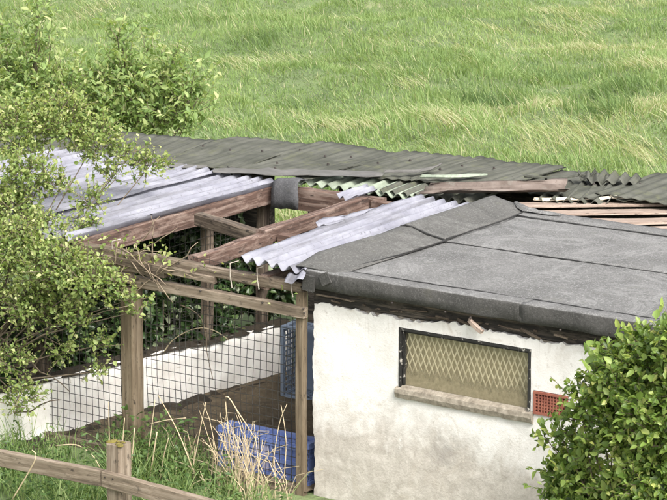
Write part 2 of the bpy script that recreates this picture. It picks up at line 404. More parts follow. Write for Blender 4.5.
def field():
    n = 430000
    d = 15.5 + (43-15.5)*rng.random(n)**1.15
    s = rng.uniform(-1, 1, n)*(d*.135+2.2)
    P = CAM[None,:2] + d[:,None]*FH[None,:2] + s[:,None]*RH[None,:2]
    keep = (P[:,1] > 3.7) & ((P[:,0] < -5.2) | (P[:,1] > 4.3))
    P = P[keep]; n = len(P)
    clump = vnoise(P, 2.2, 3)*.5 + vnoise(P, 5.5, 4)*.5
    # sight along the slope: patches stretched across the view
    Q = np.c_[P@RH[:2]*.55, P@FH[:2]]
    dry = vnoise(Q, .55, 5)*.5 + vnoise(Q, 1.5, 6)*.5
    lush = vnoise(Q, .8, 8)
    h = (.05 + .135*np.clip(clump-.28, 0, 1))*rng.uniform(.6, 1.4, n)*(1+.35*(lush-.5))
    az0 = math.atan2(-RH[1], -RH[0])
    az = az0 + (vnoise(P, 2.8, 9)-.5)*5 + rng.normal(0, 1.3, n)
    lean = np.clip(.55 + .7*(vnoise(P, 2.6, 10)-.4) + rng.normal(0, .42, n), .02, 1.6)
    tint = .37 + .3*(dry-.45) + rng.normal(0, .11, n) - .2*np.clip((.45-clump)*4, 0, 1) - .2*np.clip(lush-.55, 0, 1)
    isdry = rng.random(n) < np.clip((dry-.6)*2.2, 0.03, .35)
    tint[isdry] = rng.uniform(.68, .98, isdry.sum()); h[isdry] *= 1.15
    stalk = rng.random(n) < .016*(vnoise(P, 1.3, 12) > .35)
    tint[stalk] = rng.uniform(.6, .85, stalk.sum()); h[stalk] *= 1.7; lean[stalk] = rng.uniform(.3, .9, stalk.sum()); az[stalk] = az0+rng.normal(0, .5, stalk.sum())
    wid = np.where(stalk, .0055, .0085)*rng.uniform(.7, 1.4, n)
    # tussocks
    for (px, py, r, tt) in [(492,103,.42,.1), (560,75,.6,.16), (620,98,.55,.16), (300,100,.35,.18), (255,45,.5,.2), (600,120,.4,.2), (395,70,.4,.2), (210,75,.4,.2)]:
        c = at(px, py, z=0)
        q = np.hypot(*( (P-np.array(c[:2])).T)) < r*rng.uniform(.5, 1.05, n)
        h[q] *= 1.45; tint[q & ~stalk] = np.clip(tt + rng.normal(0, .09, n), 0, .5)[q & ~stalk]
        az[q] = az0 + rng.normal(0, 1.1, q.sum())
    # dry tufts, bleached and flattened by the wind
    tufts = [(342,128,.28), (290,58,.3), (243,66,.3), (165,62,.25), (560,28,.3), (592,48,.3), (603,136,.35), (655,75,.3), (640,140,.3), (545,142,.3), (412,90,.25), (350,22,.25), (440,128,.3), (575,20,.35), (610,12,.3), (100,8,.3), (60,15,.3)]
    tufts += [(random.uniform(-20,690), random.uniform(-15,150), random.uniform(.08,.2)) for _ in range(70)]
    for k_, (px, py, r) in enumerate(tufts):
        c = at(px, py, z=0); dx = (P-np.array(c[:2])); u_ = dx@RH[:2]; v_ = dx@FH[:2]
        sl_ = random.uniform(-.6, .6); q = (np.hypot((u_+sl_*v_)/random.uniform(.7, 1.4), v_/random.uniform(1., 2.2)) < r*rng.uniform(.15, 1.2, n)) & (rng.random(n) < (.6 if k_ < 17 else .35))
        tint[q] = np.clip(rng.normal(.72, .16, q.sum()), .4, 1); h[q] = rng.uniform(.09, .2, q.sum()); lean[q] = rng.uniform(.7, 1.6, q.sum()); az[q] = az0 + rng.normal(0, .7, q.sum())
    base = np.c_[P, gh(P)-.01]
    V, F, T = blades(base, h, lean, az, wid, np.clip(tint, 0, 1))
    tag(npmesh('field_grass', V, F, M['grass'], tint=T), 'long windblown meadow grass filling the field behind the sheds', 'grass', kind='stuff')
    # tall pale stems along the margin
    m = 240
    px = rng.uniform(150, 690, m); py = rng.uniform(110, 190, m)
    B = np.array([at(a, b_, z=0) for a, b_ in zip(px, py)]); B = B[(B[:,1] > 3.9)]
    m = len(B)
    V, F, T = blades(B, rng.uniform(.28, .5, m), rng.uniform(.3, .8, m), az0+rng.normal(0, .35, m), np.full(m, .0065), rng.uniform(.45, .85, m))
    tag(npmesh('tall_grass', V, F, M['grass'], tint=T), 'tall pale grass stems leaning over behind the dark corrugated roof', 'grass', kind='stuff')
field()

# ------------------------------------------------------------------ leaves and shrubs
def leaf_mesh(name, C, D, Nn, L, W, tint, mat, parent, fold=.25):
    """C centres of leaf bases, D unit length direction, Nn approx normal"""
    D = D/np.linalg.norm(D, axis=1, keepdims=True)
    Sd = np.cross(D, Nn); Sd /= np.linalg.norm(Sd, axis=1, keepdims=True)+1e-9
    Nn = np.cross(Sd, D)
    n = len(C); L = L[:,None]; W = W[:,None]
    f = Nn*fold*W; droop = -Nn*.12*L
    V = np.stack([C, C+D*.35*L-Sd*.5*W+f, C+D*.35*L+Sd*.5*W+f, C+D*.72*L-Sd*.36*W+f*.8+droop*.5, C+D*.72*L+Sd*.36*W+f*.8+droop*.5, C+D*L+droop, C+D*.5*L], 1).reshape(-1, 3)
    o = np.arange(n)[:,None]*7
    F = np.concatenate([o+np.array([[0,6,1]]), o+np.array([[0,2,6]]), o+np.array([[1,6,3]]), o+np.array([[2,4,6]]), o+np.array([[3,6,5]]), o+np.array([[4,5,6]])])
    return tag(npmesh(name, V, F, mat, parent, tint=np.repeat(np.clip(tint, 0, 1), 7)), kind='stuff')
def unit(v): return v/(np.linalg.norm(v, axis=1, keepdims=True)+1e-9)
def shrub(name, label, cat, base, blobs, twigs, nleaf, L, asp, leafm, upb=.4, shell=.55, sq=.8, stem_r=.018, group=None, tipbright=.35, tw=(.06,.14), barem=None, extra=None):
    """blobs: list of (centre, radius). Stems run from the base to every blob, twigs with leaves fill the blobs."""
    base = Vector(base)
    t = thing(name, base, label, cat, group)
    mb = MB(); lim = MB()
    wts = np.array([b[1]**2.0 for b in blobs]); wts /= wts.sum()
    cen = np.array([b[0] for b in blobs]); rad = np.array([b[1] for b in blobs])
    trunk_top = base + (Vector(cen.mean(0))-base)*.35
    mb.tube([base+Vector((0,0,-.03)), base+(trunk_top-base)*.5+Vector((.02,-.01,0)), trunk_top], [stem_r*1.5, stem_r*1.2, stem_r], 7)
    for c, r in blobs:
        c = Vector(c); mid = trunk_top*.5 + c*.5 + Vector((random.uniform(-.06,.06), random.uniform(-.06,.06), random.uniform(-.02,.08)))
        lim.tube([trunk_top, mid, c, c + (c-trunk_top).normalized()*r*.5], [stem_r*.8, stem_r*.5, stem_r*.28, .002], 5)
    k = rng.choice(len(blobs), twigs, p=wts)
    u = unit(rng.normal(size=(twigs, 3))); u[:,2] *= sq
    rr = rad[k]*(shell+(1-shell)*rng.random(twigs)**.6)*rng.uniform(.75, 1.18, twigs)
    start = cen[k] + u*rr[:,None]*.8
    d = unit(u*.7 + rng.normal(size=(twigs,3))*.55 + np.array([0,0,upb]))
    ln = rng.uniform(tw[0], tw[1], twigs)
    # twigs: three sided slivers
    V0 = start; V1 = start + d*ln[:,None]
    side = unit(np.cross(d, rng.normal(size=(twigs,3))))*.0016
    TV = np.stack([V0-side*1.6, V0+side*1.6, V1+side*.4, V1-side*.4], 1).reshape(-1,3)
    o = np.arange(twigs)[:,None]*4
    npmesh('twigs', TV, o+np.array([[0,1,2,3]]), barem or M['bark'], t)['kind'] = 'stuff'
    f = (np.arange(nleaf)+.6)/nleaf
    C = (start[:,None,:] + d[:,None,:]*(ln[:,None]*f[None,:])[:,:,None]).reshape(-1,3)
    n = len(C)
    dd = np.repeat(d, nleaf, 0)
    D = unit(dd*.6 + rng.normal(size=(n,3))*.75 + np.array([0,0,.05]))
    Nn = unit(rng.normal(size=(n,3))*.55 + np.array([0,-.15,1.0]) + np.repeat(u, nleaf, 0)*.4)
    out = np.repeat(rr/rad[k], nleaf)
    tint = .42 + rng.normal(0, .2, n) + tipbright*np.tile(f-.5, twigs) + np.repeat(rng.normal(0, .1, twigs), nleaf) + (rng.random(n) < .06)*.35
    LL = L*np.clip(rng.lognormal(-.08, .33, n), .4, 1.7)
    if extra is not None: extra(lim)
    mb.build('trunk', M['bark'], t, True)
    lim.build('limbs', M['bark'], t, True)
    leaf_mesh('foliage', C, D, Nn, LL, LL*asp*rng.uniform(.8,1.2,n), tint, leafm, t)
    return t
def B(px, py, y, rpx):
    c = at(px, py, y=y); dep = float(np.dot(np.array(c)-CAM, FW))
    return (tuple(c), rpx*dep/FPX)

# ------------------------------------------------------------------ timber
def timber(name, p0, p1, wdt, hgt, mat, parent, jit=.004, seg=None, roll=0, chip=0):
    p0, p1 = Vector(p0), Vector(p1); L = (p1-p0).length
    seg = seg or max(3, int(L/.09))
    b = min(wdt, hgt)*.09
    prof = [(-wdt/2+b,-hgt/2),(wdt/2-b,-hgt/2),(wdt/2,-hgt/2+b),(wdt/2,hgt/2-b),(wdt/2-b,hgt/2),(-wdt/2+b,hgt/2),(-wdt/2,hgt/2-b),(-wdt/2,-hgt/2+b)]
    V = []; F = []
    bowy, bowz = random.uniform(-1,1)*jit*1.5, random.uniform(-1,1)*jit*1.5
    for i in range(seg+1):
        t = i/seg; x = L*t
        for (y, z) in prof:
            j = jit if 0 < i < seg else jit*.5
            zz = z + random.uniform(-j, j)*.6
            if chip and z > 0 and random.random() < .16: zz -= chip*random.random()
            V.append((x+(random.uniform(-j,j)*1.5 if i in (0, seg) else 0), y+random.uniform(-j,j)*.6+bowy*math.sin(t*3.1416), zz+bowz*math.sin(t*3.1416)))
    for i in range(seg):
        for j in range(8):
            a, c = i*8+j, i*8+(j+1) % 8
            F.append([a, c, c+8, a+8])
    F.append(list(range(7,-1,-1))); F.append([seg*8+j for j in range(8)])
    me = bpy.data.meshes.new(name); me.from_pydata(V, [], F); me.update()
    o = link(name, me, mat)
    q = (p1-p0).to_track_quat('X', 'Z')
    o.rotation_mode = 'QUATERNION'; o.rotation_quaternion = q @ Vector((0,0,1)).rotation_difference(Vector((0,0,1))) if not roll else q @ Matrix.Rotation(roll, 3, 'X').to_quaternion()
    o.location = p0
    return par(o, parent)
def dome_nail(name, p, r, parent, mat=None):
    mb = MB()
    mb.tube([Vector(p)-Vector((0,0,.004)), Vector(p)+Vector((0,0,r*.5)), Vector(p)+Vector((0,0,r*.9))], [r, r*.85, r*.3], 7)
    return mb.build(name, mat or M['nail'], parent)
def corr(name, x0, x1, y0, y1, mat, parent, z=0., pitch=.08, amp=.011, thick=.003, jag=.01, sag=.0, warp=.006, seed=1, loc=(0,0,0), rot=(0,0,0), curl=0., ph=0.):
    """corrugated sheet: waves across local x, ridges along local y"""
    r = np.random.default_rng(seed)
    nx = int((x1-x0)/pitch*9)+1; ny = max(6, int((y1-y0)/.07))
    xs = np.linspace(x0, x1, nx); ts = np.linspace(0, 1, ny)
    j0 = vnoise(np.c_[xs, xs*0+seed], 14, seed)*jag*2-jag; j1 = vnoise(np.c_[xs, xs*0+seed+9], 14, seed+1)*jag*2-jag
    jl = vnoise(np.c_[ts*(y1-y0), ts*0], 7, seed+2)*jag*2-jag
    X, T = np.meshgrid(xs, ts)
    Y = (y0+j0)[None,:]*(1-T)+(y1+j1)[None,:]*T
    XX = X.copy(); XX[:,0] += jl; XX[:,-1] -= jl[::-1]
    A = np.cos((X-x0+ph)/pitch*2*np.pi)
    Z = z + amp*A - sag*np.sin(T*np.pi) + warp*(vnoise(np.c_[X.ravel(), Y.ravel()], 2.5, seed+5).reshape(X.shape)-.5)*2
    if curl:
        e = np.clip((X-x0)/(x1-x0), 0, 1); Z += curl*np.clip(.3-e, 0, 1)**2*6*(.4+.6*T)
    V = np.stack([XX, Y, Z], -1).reshape(-1,3); n = len(V)
    V = np.concatenate([V, V-np.array([0,0,thick])])
    i = np.arange(n).reshape(ny, nx)
    def q(a): return np.stack([a[:-1,:-1], a[:-1,1:], a[1:,1:], a[1:,:-1]], -1).reshape(-1,4)
    F = [q(i), q(i)[:,::-1]+n]
    for e in (i[0], i[-1][::-1], i[:,0][::-1], i[:,-1]):
        F.append(np.stack([e[:-1], e[:-1]+n, e[1:]+n, e[1:]], -1))
    o = npmesh(name, V, np.concatenate(F), mat, None, True)
    o.location = loc; o.rotation_euler = rot
    return par(o, parent)

# ================================================================== felted shed
shed = thing('felted_shed', (0, 0, 0), 'small white rendered shed with grey felt roof and dirty lattice window', 'shed')
WX0, WX1, WTOP = .035, 3.3, 1.083
wl = at(399, 328, y=0).x; wr = at(531.5, 352, y=0).x
wt = at(399, 327, y=0).z; wb = at(400, 388, y=0).z
ax0 = at(533.5, 390, y=0).x; ax1 = ax0+.2; az1 = at(533.5, 390, y=0).z; az0_ = az1-.125
def front_wall():
    xs = sorted(set(list(np.round(np.arange(WX0, WX1+.001, .02), 4)) + [wl, wr, ax0, ax1])); xs = np.array(xs)
    zs = sorted(set(list(np.round(np.arange(-.05, WTOP+.001, .02), 4)) + [wb, wt, az0_, az1])); zs = np.array(zs)
    def clean(a, keep):
        return np.array([v for v in a if v in keep or min(abs(v-k) for k in keep) > .008])
    xs = clean(xs, [wl, wr, ax0, ax1, xs[0], xs[-1]]); zs = clean(zs, [wb, wt, az0_, az1, zs[0], zs[-1]])
    X, Z = np.meshgrid(xs, zs); P = np.c_[X.ravel(), Z.ravel()]
    Yv = -(vnoise(P, 5, 20)-.5)*.01 - (vnoise(P, 30, 21)-.5)*.003
    Xv = P[:,0].copy(); Zv = P[:,1].copy()
    l0 = np.abs(P[:,0]-xs[0]) < 1e-6
    Xv[l0] += (vnoise(np.c_[P[l0,1], P[l0,1]*0], 9, 22)-.5)*.02 + (rng.random(l0.sum())-.5)*.007
    t0 = np.abs(P[:,1]-zs[-1]) < 1e-6
    Zv[t0] += (vnoise(np.c_[P[t0,0], P[t0,0]*0], 4, 24)-.6)*.035 + (rng.random(t0.sum())-.5)*.022
    V = np.c_[Xv, Yv, Zv]
    n = len(V); Vb = V.copy(); Vb[:,1] = .03
    i = np.arange(n).reshape(len(zs), len(xs))
    F = []
    hole = lambda xc, zc: (wl < xc < wr and wb < zc < wt) or (ax0 < xc < ax1 and az0_ < zc < az1)
    for a in range(len(zs)-1):
        for c in range(len(xs)-1):
            if not hole((xs[c]+xs[c+1])/2, (zs[a]+zs[a+1])/2):
                F.append((i[a,c], i[a,c+1], i[a+1,c+1], i[a+1,c]))
    from collections import Counter
    E = Counter()
    for f in F:
        for u, v in zip(f, f[1:]+f[:1]): E[(u, v)] += 1
    for (u, v) in list(E):
        if (v, u) not in E: F.append((v, u, u+n, v+n))
    me = bpy.data.meshes.new('wall'); me.from_pydata(np.r_[V, Vb].tolist(), [], [tuple(int(q) for q in f) for f in F]); me.update()
    me.set_sharp_from_angle(angle=math.radians(50)); o = link('wall', me, M['render'], shed, True); me.set_sharp_from_angle(angle=math.radians(50)); return o
front_wall()
mb = MB()
# masonry core behind the render, left around the openings
for x0, x1, z0, z1 in ((WX0+.012, wl, -.05, 1.06), (wr, ax0, -.05, 1.06), (ax1, WX1, -.05, 1.06), (wl, wr, wt, 1.06), (wl, wr, -.05, wb), (ax0, ax1, -.05, az0_), (ax0, ax1, az1, 1.06)):
    mb.box(((x0+x1)/2, .075, (z0+z1)/2), (x1-x0, .088, z1-z0))
mb.build('wall_core', M['sill'], shed)
mb = MB(); mb.box((WX0+.06, 1.03, .54), (.11, 1.8, 1.17)); mb.box((WX1-.05, 1.03, .54), (.1, 1.8, 1.17)); mb.box((1.67, 1.97, .54), (3.25, .08, 1.17))
mb.build('side_wall', M['render'], shed)
# window
win = MB()
def frame_box(mb, x0, x1, z0, z1, y0, y1, t):
    for (a, b_, c, d) in ((x0, x1, z1-t, z1), (x0, x1, z0, z0+t), (x0, x0+t, z0+t, z1-t), (x1-t, x1, z0+t, z1-t)):
        mb.box(((a+b_)/2, (y0+y1)/2, (c+d)/2), (b_-a, y1-y0, d-c))
frame_box(win, wl+.002, wr-.002, wb-.012, wt-.002, -.005, .05, .013)
wo = win.build('window', M['black_frame'], shed)
f2 = MB(); frame_box(f2, wl+.0155, wr-.0155, wb-.004, wt-.0155, .014, .05, .012)
for zz in np.arange(wb+.04, wt-.03, .05):
    f2.box((wl+.02+random.uniform(0,.008), .009, zz), (.006, .008, .035))
f2.build('casement', M['black_frame'], wo)
gx0, gx1, gz0, gz1 = wl+.028, wr-.028, wb+.009, wt-.028
g = MB(); g.box(((gx0+gx1)/2, .026, (gz0+gz1)/2), (gx1-gx0+.004, .003, gz1-gz0+.004)); g.build('pane', M['glass'], wo)
g = MB(); g.box(((gx0+gx1)/2, .065, (gz0+gz1)/2), (gx1-gx0+.06, .006, gz1-gz0+.06)); g.build('backing', M['blind'], wo)
la = MB()
cw, ch = .034, .078
sl = ch/cw
for s in (1, -1):
    k = -30
    while k < 60:
        # line z = s*sl*(x-xk)
        xk = gx0 + k*cw; pts = []
        for zz in (gz0, gz1):
            pts.append((xk + s*(zz-gz0)/sl, zz))
        (xa, za), (xb, zb) = pts
        def clip(xa, za, xb, zb):
            for lim, sg in ((gx0, 1), (gx1, -1)):
                ina, inb = (xa-lim)*sg >= 0, (xb-lim)*sg >= 0
                if not ina and not inb: return None
                if ina != inb:
                    u = (lim-xa)/(xb-xa); m = (lim, za+u*(zb-za))
                    if ina: xb, zb = m
                    else: xa, za = m
            return xa, za, xb, zb
        r = clip(xa, za, xb, zb)
        if r and abs(r[3]-r[1]) > .01: la.bar((r[0], .034+.002*s, r[1]), (r[2], .034+.002*s, r[3]), .0027, .006)
        k += 1
tag(la.build('wire_lattice', M['lattice'], wo), kind='stuff')
# sill: mortar lump with uneven lower edge, tipping to the right
s0, s1 = at(399, 397, y=0), at(533, 423, y=0)
sv = []; sf = []
nn = 26
for i in range(nn+1):
    t = i/nn; x = wl-.012 + t*(wr-wl+.03); zt = wb+.004 - .006*t; zb = s0.z + t*(s1.z-s0.z) + .005*(random.random()-.5)
    yo = -.02+.003*(random.random()-.5)
    sv += [(x, .02, zt+.012), (x, yo, zt-.006*random.random()), (x, yo-.004, (zt+zb)/2), (x, yo*.8, zb), (x, .0, zb-.006)]
for i in range(nn):
    for j in range(4):
        a = i*5+j; sf.append([a, a+1, a+6, a+5])
sf.append([0,4,3,2,1]); sf.append([nn*5+q for q in (0,1,2,3,4)])
me = bpy.data.meshes.new('sill'); me.from_pydata(sv, [], sf); me.update(); bm = bmesh.new(); bm.from_mesh(me); bmesh.ops.recalc_face_normals(bm, faces=bm.faces); bm.to_mesh(me)
link('sill', me, M['sill'], wo, False)
# air brick: frame and grid with square holes
ab = MB(); frame_box(ab, ax0+.003, ax1-.003, az0_+.003, az1-.003, -.008, .03, .012)
nxh, nzh = 10, 6
for i in range(1, nxh):
    x = ax0+.015 + i*(ax1-ax0-.03)/nxh; ab.box((x, .008, (az0_+az1)/2), (.0075, .024, az1-az0_-.03))
for j in range(1, nzh):
    z = az0_+.015 + j*(az1-az0_-.03)/nzh; ab.box(((ax0+ax1)/2, .0095, z), (ax1-ax0-.03, .022, .0075))
abo = ab.build('air_brick', M['brick'], shed)
g = MB(); g.box(((ax0+ax1)/2, .04, (az0_+az1)/2), (ax1-ax0, .006, az1-az0_)); g.build('cavity_shade', M['dark'], abo)  # flat near-black panel painted as the shade behind the holes
# eaves: black rotten plate, splinters
timber('wall_plate', (.03, .045, 1.11), (WX1, .045, 1.11), .07, .09, M['wood_rot'], shed, .006)
for i in range(20):
    x = .06+.095*i+random.uniform(-.02,.02); l = random.choice([.02,.04,.06,.1,.2])*random.uniform(.7,1.3); zc = 1.098+random.uniform(-.012,.02); y_ = random.uniform(-.02,.012); rz = random.gauss(0,.12)
    timber('wood_splinter', (x, y_, zc-rz*l*.5), (x+l, y_+random.uniform(-.012,.012), zc+rz*l*.5), .01, random.uniform(.004,.012), M['wood_dark'] if random.random()<.55 else M['wood_grey'], shed, .003, 4)
c = at(478, 327, y=-.05); timber('wood_splinter', c+Vector((-.05,0,.03)), c+Vector((.03,-.01,-.02)), .02, .02, M['wood_board'], shed, .006, 5)
# roof
RZ = 1.245
rback = at(610, 224, z=RZ).y
roof_deck = MB(); roof_deck.box((1.66, (rback-.03)/2, 1.195), (3.28, rback+.01, .085)); ro = roof_deck.build('roof', M['wood_rot'], shed)
def felt_sheet(name, x0, x1, y0, y1, z, mat, parent, sx=.06, sy=.06, rip=.004, front=0., seed=1, edge=.006):
    nx, ny = int((x1-x0)/sx)+2, int((y1-y0)/sy)+2
    X, Y = np.meshgrid(np.linspace(x0, x1, nx), np.linspace(y0, y1, ny))
    P = np.c_[X.ravel(), Y.ravel()]
    Z = z + (vnoise(P, 3, seed)-.5)*rip*2 + (vnoise(P, 11, seed+1)-.5)*rip*.6
    Yv = P[:,1].copy(); e = np.abs(P[:,1]-y0) < 1e-6; Yv[e] += (vnoise(np.c_[P[e,0], P[e,0]*0], 6, seed+3)-.5)*edge*2
    e = np.abs(P[:,1]-y1) < 1e-6; Yv[e] += (vnoise(np.c_[P[e,0], P[e,0]*0], 6, seed+4)-.5)*edge*2
    V = np.c_[P[:,0], Yv, Z]; n = len(V); V = np.r_[V, V-np.array([0,0,.005])]
    i = np.arange(n).reshape(ny, nx)
    q = np.stack([i[:-1,:-1], i[:-1,1:], i[1:,1:], i[1:,:-1]], -1).reshape(-1,4)
    F = [q, q[:,::-1]+n]
    for e in (i[0], i[-1][::-1], i[:,0][::-1], i[:,-1]): F.append(np.stack([e[:-1], e[:-1]+n, e[1:]+n, e[1:]], -1))
    return npmesh(name, V, np.concatenate(F), mat, parent, False)
yse = at(560, 259, z=RZ).y; yse2 = at(600, 229, z=RZ).y
felt_sheet('felt_strip', .1, WX1+.03, -.05, yse+.08, RZ, M['felt'], ro, seed=31)
felt_sheet('felt_strip', .1, WX1+.03, yse, yse2+.05, RZ+.007, M['felt'], ro, seed=35)
felt_sheet('felt_strip', .16, WX1+.03, yse2, rback+.02, RZ+.015, M['felt'], ro, seed=39)
def bead(name, pts, wdt, parent, zoff=.003):
    mb = MB(); fine = []
    for a, b_ in zip(pts[:-1], pts[1:]):
        a, b_ = Vector(a), Vector(b_); k = max(2, int((b_-a).length/.04))
        fine += [a.lerp(b_, i/k) for i in range(k)]
    fine.append(Vector(pts[-1]))
    mb.tube([p+Vector((0, random.uniform(-.003,.003), zoff)) for p in fine], [wdt*random.uniform(.5, 1.2) for _ in fine], 5)
    return mb.build(name, M['bitumen'], parent)
bead('bitumen_seam', [(.24, yse-.002, RZ), (WX1, yse-.002, RZ)], .0055, ro, .002)
bead('bitumen_seam', [(.2, yse2-.002, RZ+.007), (WX1, yse2-.002, RZ+.007)], .0055, ro, .002)
# kerb of felt along the left edge: cross-section swept back
def kerb(name, ya, yb, lift, seed, mat):
    ny = int((yb-ya)/.04)+2; V = []; ys = np.linspace(ya, yb, ny)
    prof = [(-.07, -.10), (-.06, .005), (-.045, .045), (-.01, .055), (.03, .048), (.12, .022), (.2, .006), (.235, .0015)]
    m = len(prof)
    for y in ys:
        w_ = 1-.75*max(0, (.16-y))/.2 if y < .16 else 1
        for j, (x, h) in enumerate(prof):
            q = vnoise(np.array([[y, j*.35]]), 5, seed)[0]-.5; q2 = vnoise(np.array([[y, 0]]), 3, seed+1)[0]-.5
            hh = h*(w_ if h > 0 else 1) + q*.012*(1 if h > .003 else .1)
            V.append((x + q2*.02 + .025*math.sin(y*1.5)*(j/m), y, RZ + .009 + lift + hh))
    V = np.array(V); n = len(V); i = np.arange(n).reshape(ny, m)
    V = np.r_[V, V-np.array([0,0,.005])]
    q = np.stack([i[:-1,:-1], i[:-1,1:], i[1:,1:], i[1:,:-1]], -1).reshape(-1,4)
    F = [q, q[:,::-1]+n]
    for e in (i[0], i[-1][::-1], i[:,0][::-1], i[:,-1]): F.append(np.stack([e[:-1], e[:-1]+n, e[1:]+n, e[1:]], -1))
    return npmesh(name, V, np.concatenate(F), mat, ro, True)
kerb('kerb_felt', -.04, yse+.06, 0, 50, M['felt_kerb'])
kerb('kerb_felt', yse, rback+.02, .009, 54, M['felt_kerb'])
bead('bitumen_seam', [(.17, -.03, RZ+.008), (.245, .5, RZ+.012), (.265, yse, RZ+.013)], .005, ro, .001)
bead('bitumen_seam', [(.26, yse, RZ+.019), (.27, 1.6, RZ+.02), (.235, rback, RZ+.021)], .005, ro, .001)
bead('bitumen_seam', [(-.05, yse-.004, RZ+.04), (-.01, yse-.006, RZ+.064), (.04, yse-.006, RZ+.06), (.13, yse-.006, RZ+.033), (.25, yse-.006, RZ+.012)], .007, ro, .003)
# front drip felt, folded over the edge, two lengths
def drip(x0, x1, seed):
    nx = int((x1-x0)/.04)+2; V = []
    prof = [(.045, .0105), (-.045, .0108), (-.064, .009), (-.068, .001), (-.069, -.04), (-.067, -.078), (-.061, -.082)]
    xs = np.linspace(x0, x1, nx); m = len(prof)
    for x in xs:
        for j, (y, h) in enumerate(prof):
            q = vnoise(np.array([[x, j*.3]]), 6, seed)[0]-.5; q2 = vnoise(np.array([[x, 3.]]), 2.2, seed+1)[0]-.5
            V.append((x, y+q*.012*(j > 2)-q2*.02*(j > 3), RZ+h+q*.006+q2*.01*(j > 3)))
    V = np.array(V); n = len(V); i = np.arange(n).reshape(nx, m); V = np.r_[V, V+np.array([0,.004,-.004])]
    q = np.stack([i[:-1,:-1], i[:-1,1:], i[1:,1:], i[1:,:-1]], -1).reshape(-1,4)
    F = [q[:,::-1], q+n]
    for e in (i[0], i[-1][::-1], i[:,0][::-1], i[:,-1]): F.append(np.stack([e[:-1], e[:-1]+n, e[1:]+n, e[1:]], -1)[:,::-1])
    FF = np.concatenate(F); o = npmesh('drip_felt', V, FF, M['felt_edge_shaded'], ro, False)
    o.data.materials.append(M['felt'])  # same folded strip: top keeps the lighter felt, face carries painted shade
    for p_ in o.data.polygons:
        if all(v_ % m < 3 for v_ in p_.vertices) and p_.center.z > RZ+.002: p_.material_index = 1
    return o
drip(.02, 1.34, 60); drip(1.33, WX1+.03, 64)
bead('bitumen_seam', [(.1, .047, RZ+.004), (1., .05, RZ+.006), (WX1, .046, RZ+.004)], .0045, ro, .003)
# folded corner pieces of felt, bottom left corner
cb = MB(); c = at(309, 283, y=-.07)
cb.box(c+Vector((.0,0,.0)), (.07, .02, .085), Matrix.Rotation(.12, 3, 'Y')); cb.build('corner_felt', M['felt_edge_shaded'], ro)
cb = MB(); cb.box(at(325, 279, y=-.078), (.06, .01, .06), Matrix.Rotation(-.5, 3, 'Y')); cb.build('corner_felt', M['felt_edge_shaded'], ro)
# back corner upstand of the kerb with its crumpled pale edge
# fascia timber behind drip felt
timber('fascia_board', (.02, -.03, 1.198), (WX1, -.03, 1.198), .03, .075, M['wood_rot'], shed, .002)
for px, py in ((392,303),(419,304),(445,312),(470,318),(560,330),(610,333)):
    c = at(px, py, y=-.072); mbn = MB(); mbn.tube([c+Vector((0,.01,0)), c, c-Vector((0,.004,0))], [.006,.006,.003], 6); mbn.build('nail', M['nail'], ro)

# ================================================================== timber and wire run
run = thing('wire_run', (-1.15, -.02, 0), 'timber framed wire mesh animal run with half stripped corrugated roof beside the white shed', 'animal run')
W = M
timber('post', (-1.15, -.06, -.05), (-1.15, -.06, 1.0), .1, .09, W['wood_post'], run, .003)
timber('post', (-.022, -.03, -.05), (-.018, -.03, 1.13), .042, .05, W['wood_post'], run, .003)
c = at(205, 300, x=-1.66); timber('post', (-1.66, c.y, .2), (-1.64, c.y, 1.16), .06, .06, W['wood_grey'], run, .004)
c = at(42, 340, x=-2.02); timber('post', (-2.02, c.y, .25), (-2.02, c.y, 1.15), .08, .08, W['wood_grey'], run, .004)
timber('post', (-1.62, 1.8, .3), (-1.6, 1.8, 1.14), .06, .06, W['wood_dark'], run, .004)
timber('post', (-2.35, -.06, -.05), (-2.35, -.06, 1.15), .09, .09, W['wood_grey'], run, .004)
# joists front to back
timber('joist', (-1.5, -.12, 1.175), (-1.535, 1.8, 1.175), .05, .105, W['wood_red'], run, .005, chip=.02)
timber('joist', (-.765, -.0, 1.175), (-.79, .72, 1.185), .07, .085, W['wood_red'], run, .006, chip=.015)
timber('joist', (-.79, .66, 1.2), (-.8, 1.72, 1.215), .07, .085, W['wood_red'], run, .004)
timber('joist', (-.25, -.05, 1.15), (-.25, 1.8, 1.16), .06, .08, W['wood_red'], run, .004)
timber('joist', (-2.5, -.1, 1.16), (-2.5, 1.8, 1.165), .05, .09, W['wood_red'], run, .004)
timber('noggin', at(199, 212, z=1.235)-Vector((0,0,.04)), at(266, 233, z=1.21)-Vector((0,0,.04)), .07, .075, W['wood_dark'], run, .005, chip=.01)
timber('noggin', (-.74, .78, 1.17), (-.28, .78, 1.165), .06, .07, W['wood_red'], run, .004)
timber('header', (-1.55, 1.81, 1.165), (-.72, 1.82, 1.165), .06, .14, W['wood_red'], run, .004)
timber('header', (-.78, 1.8, 1.16), (-.05, 1.8, 1.15), .06, .13, W['wood_red'], run, .004)
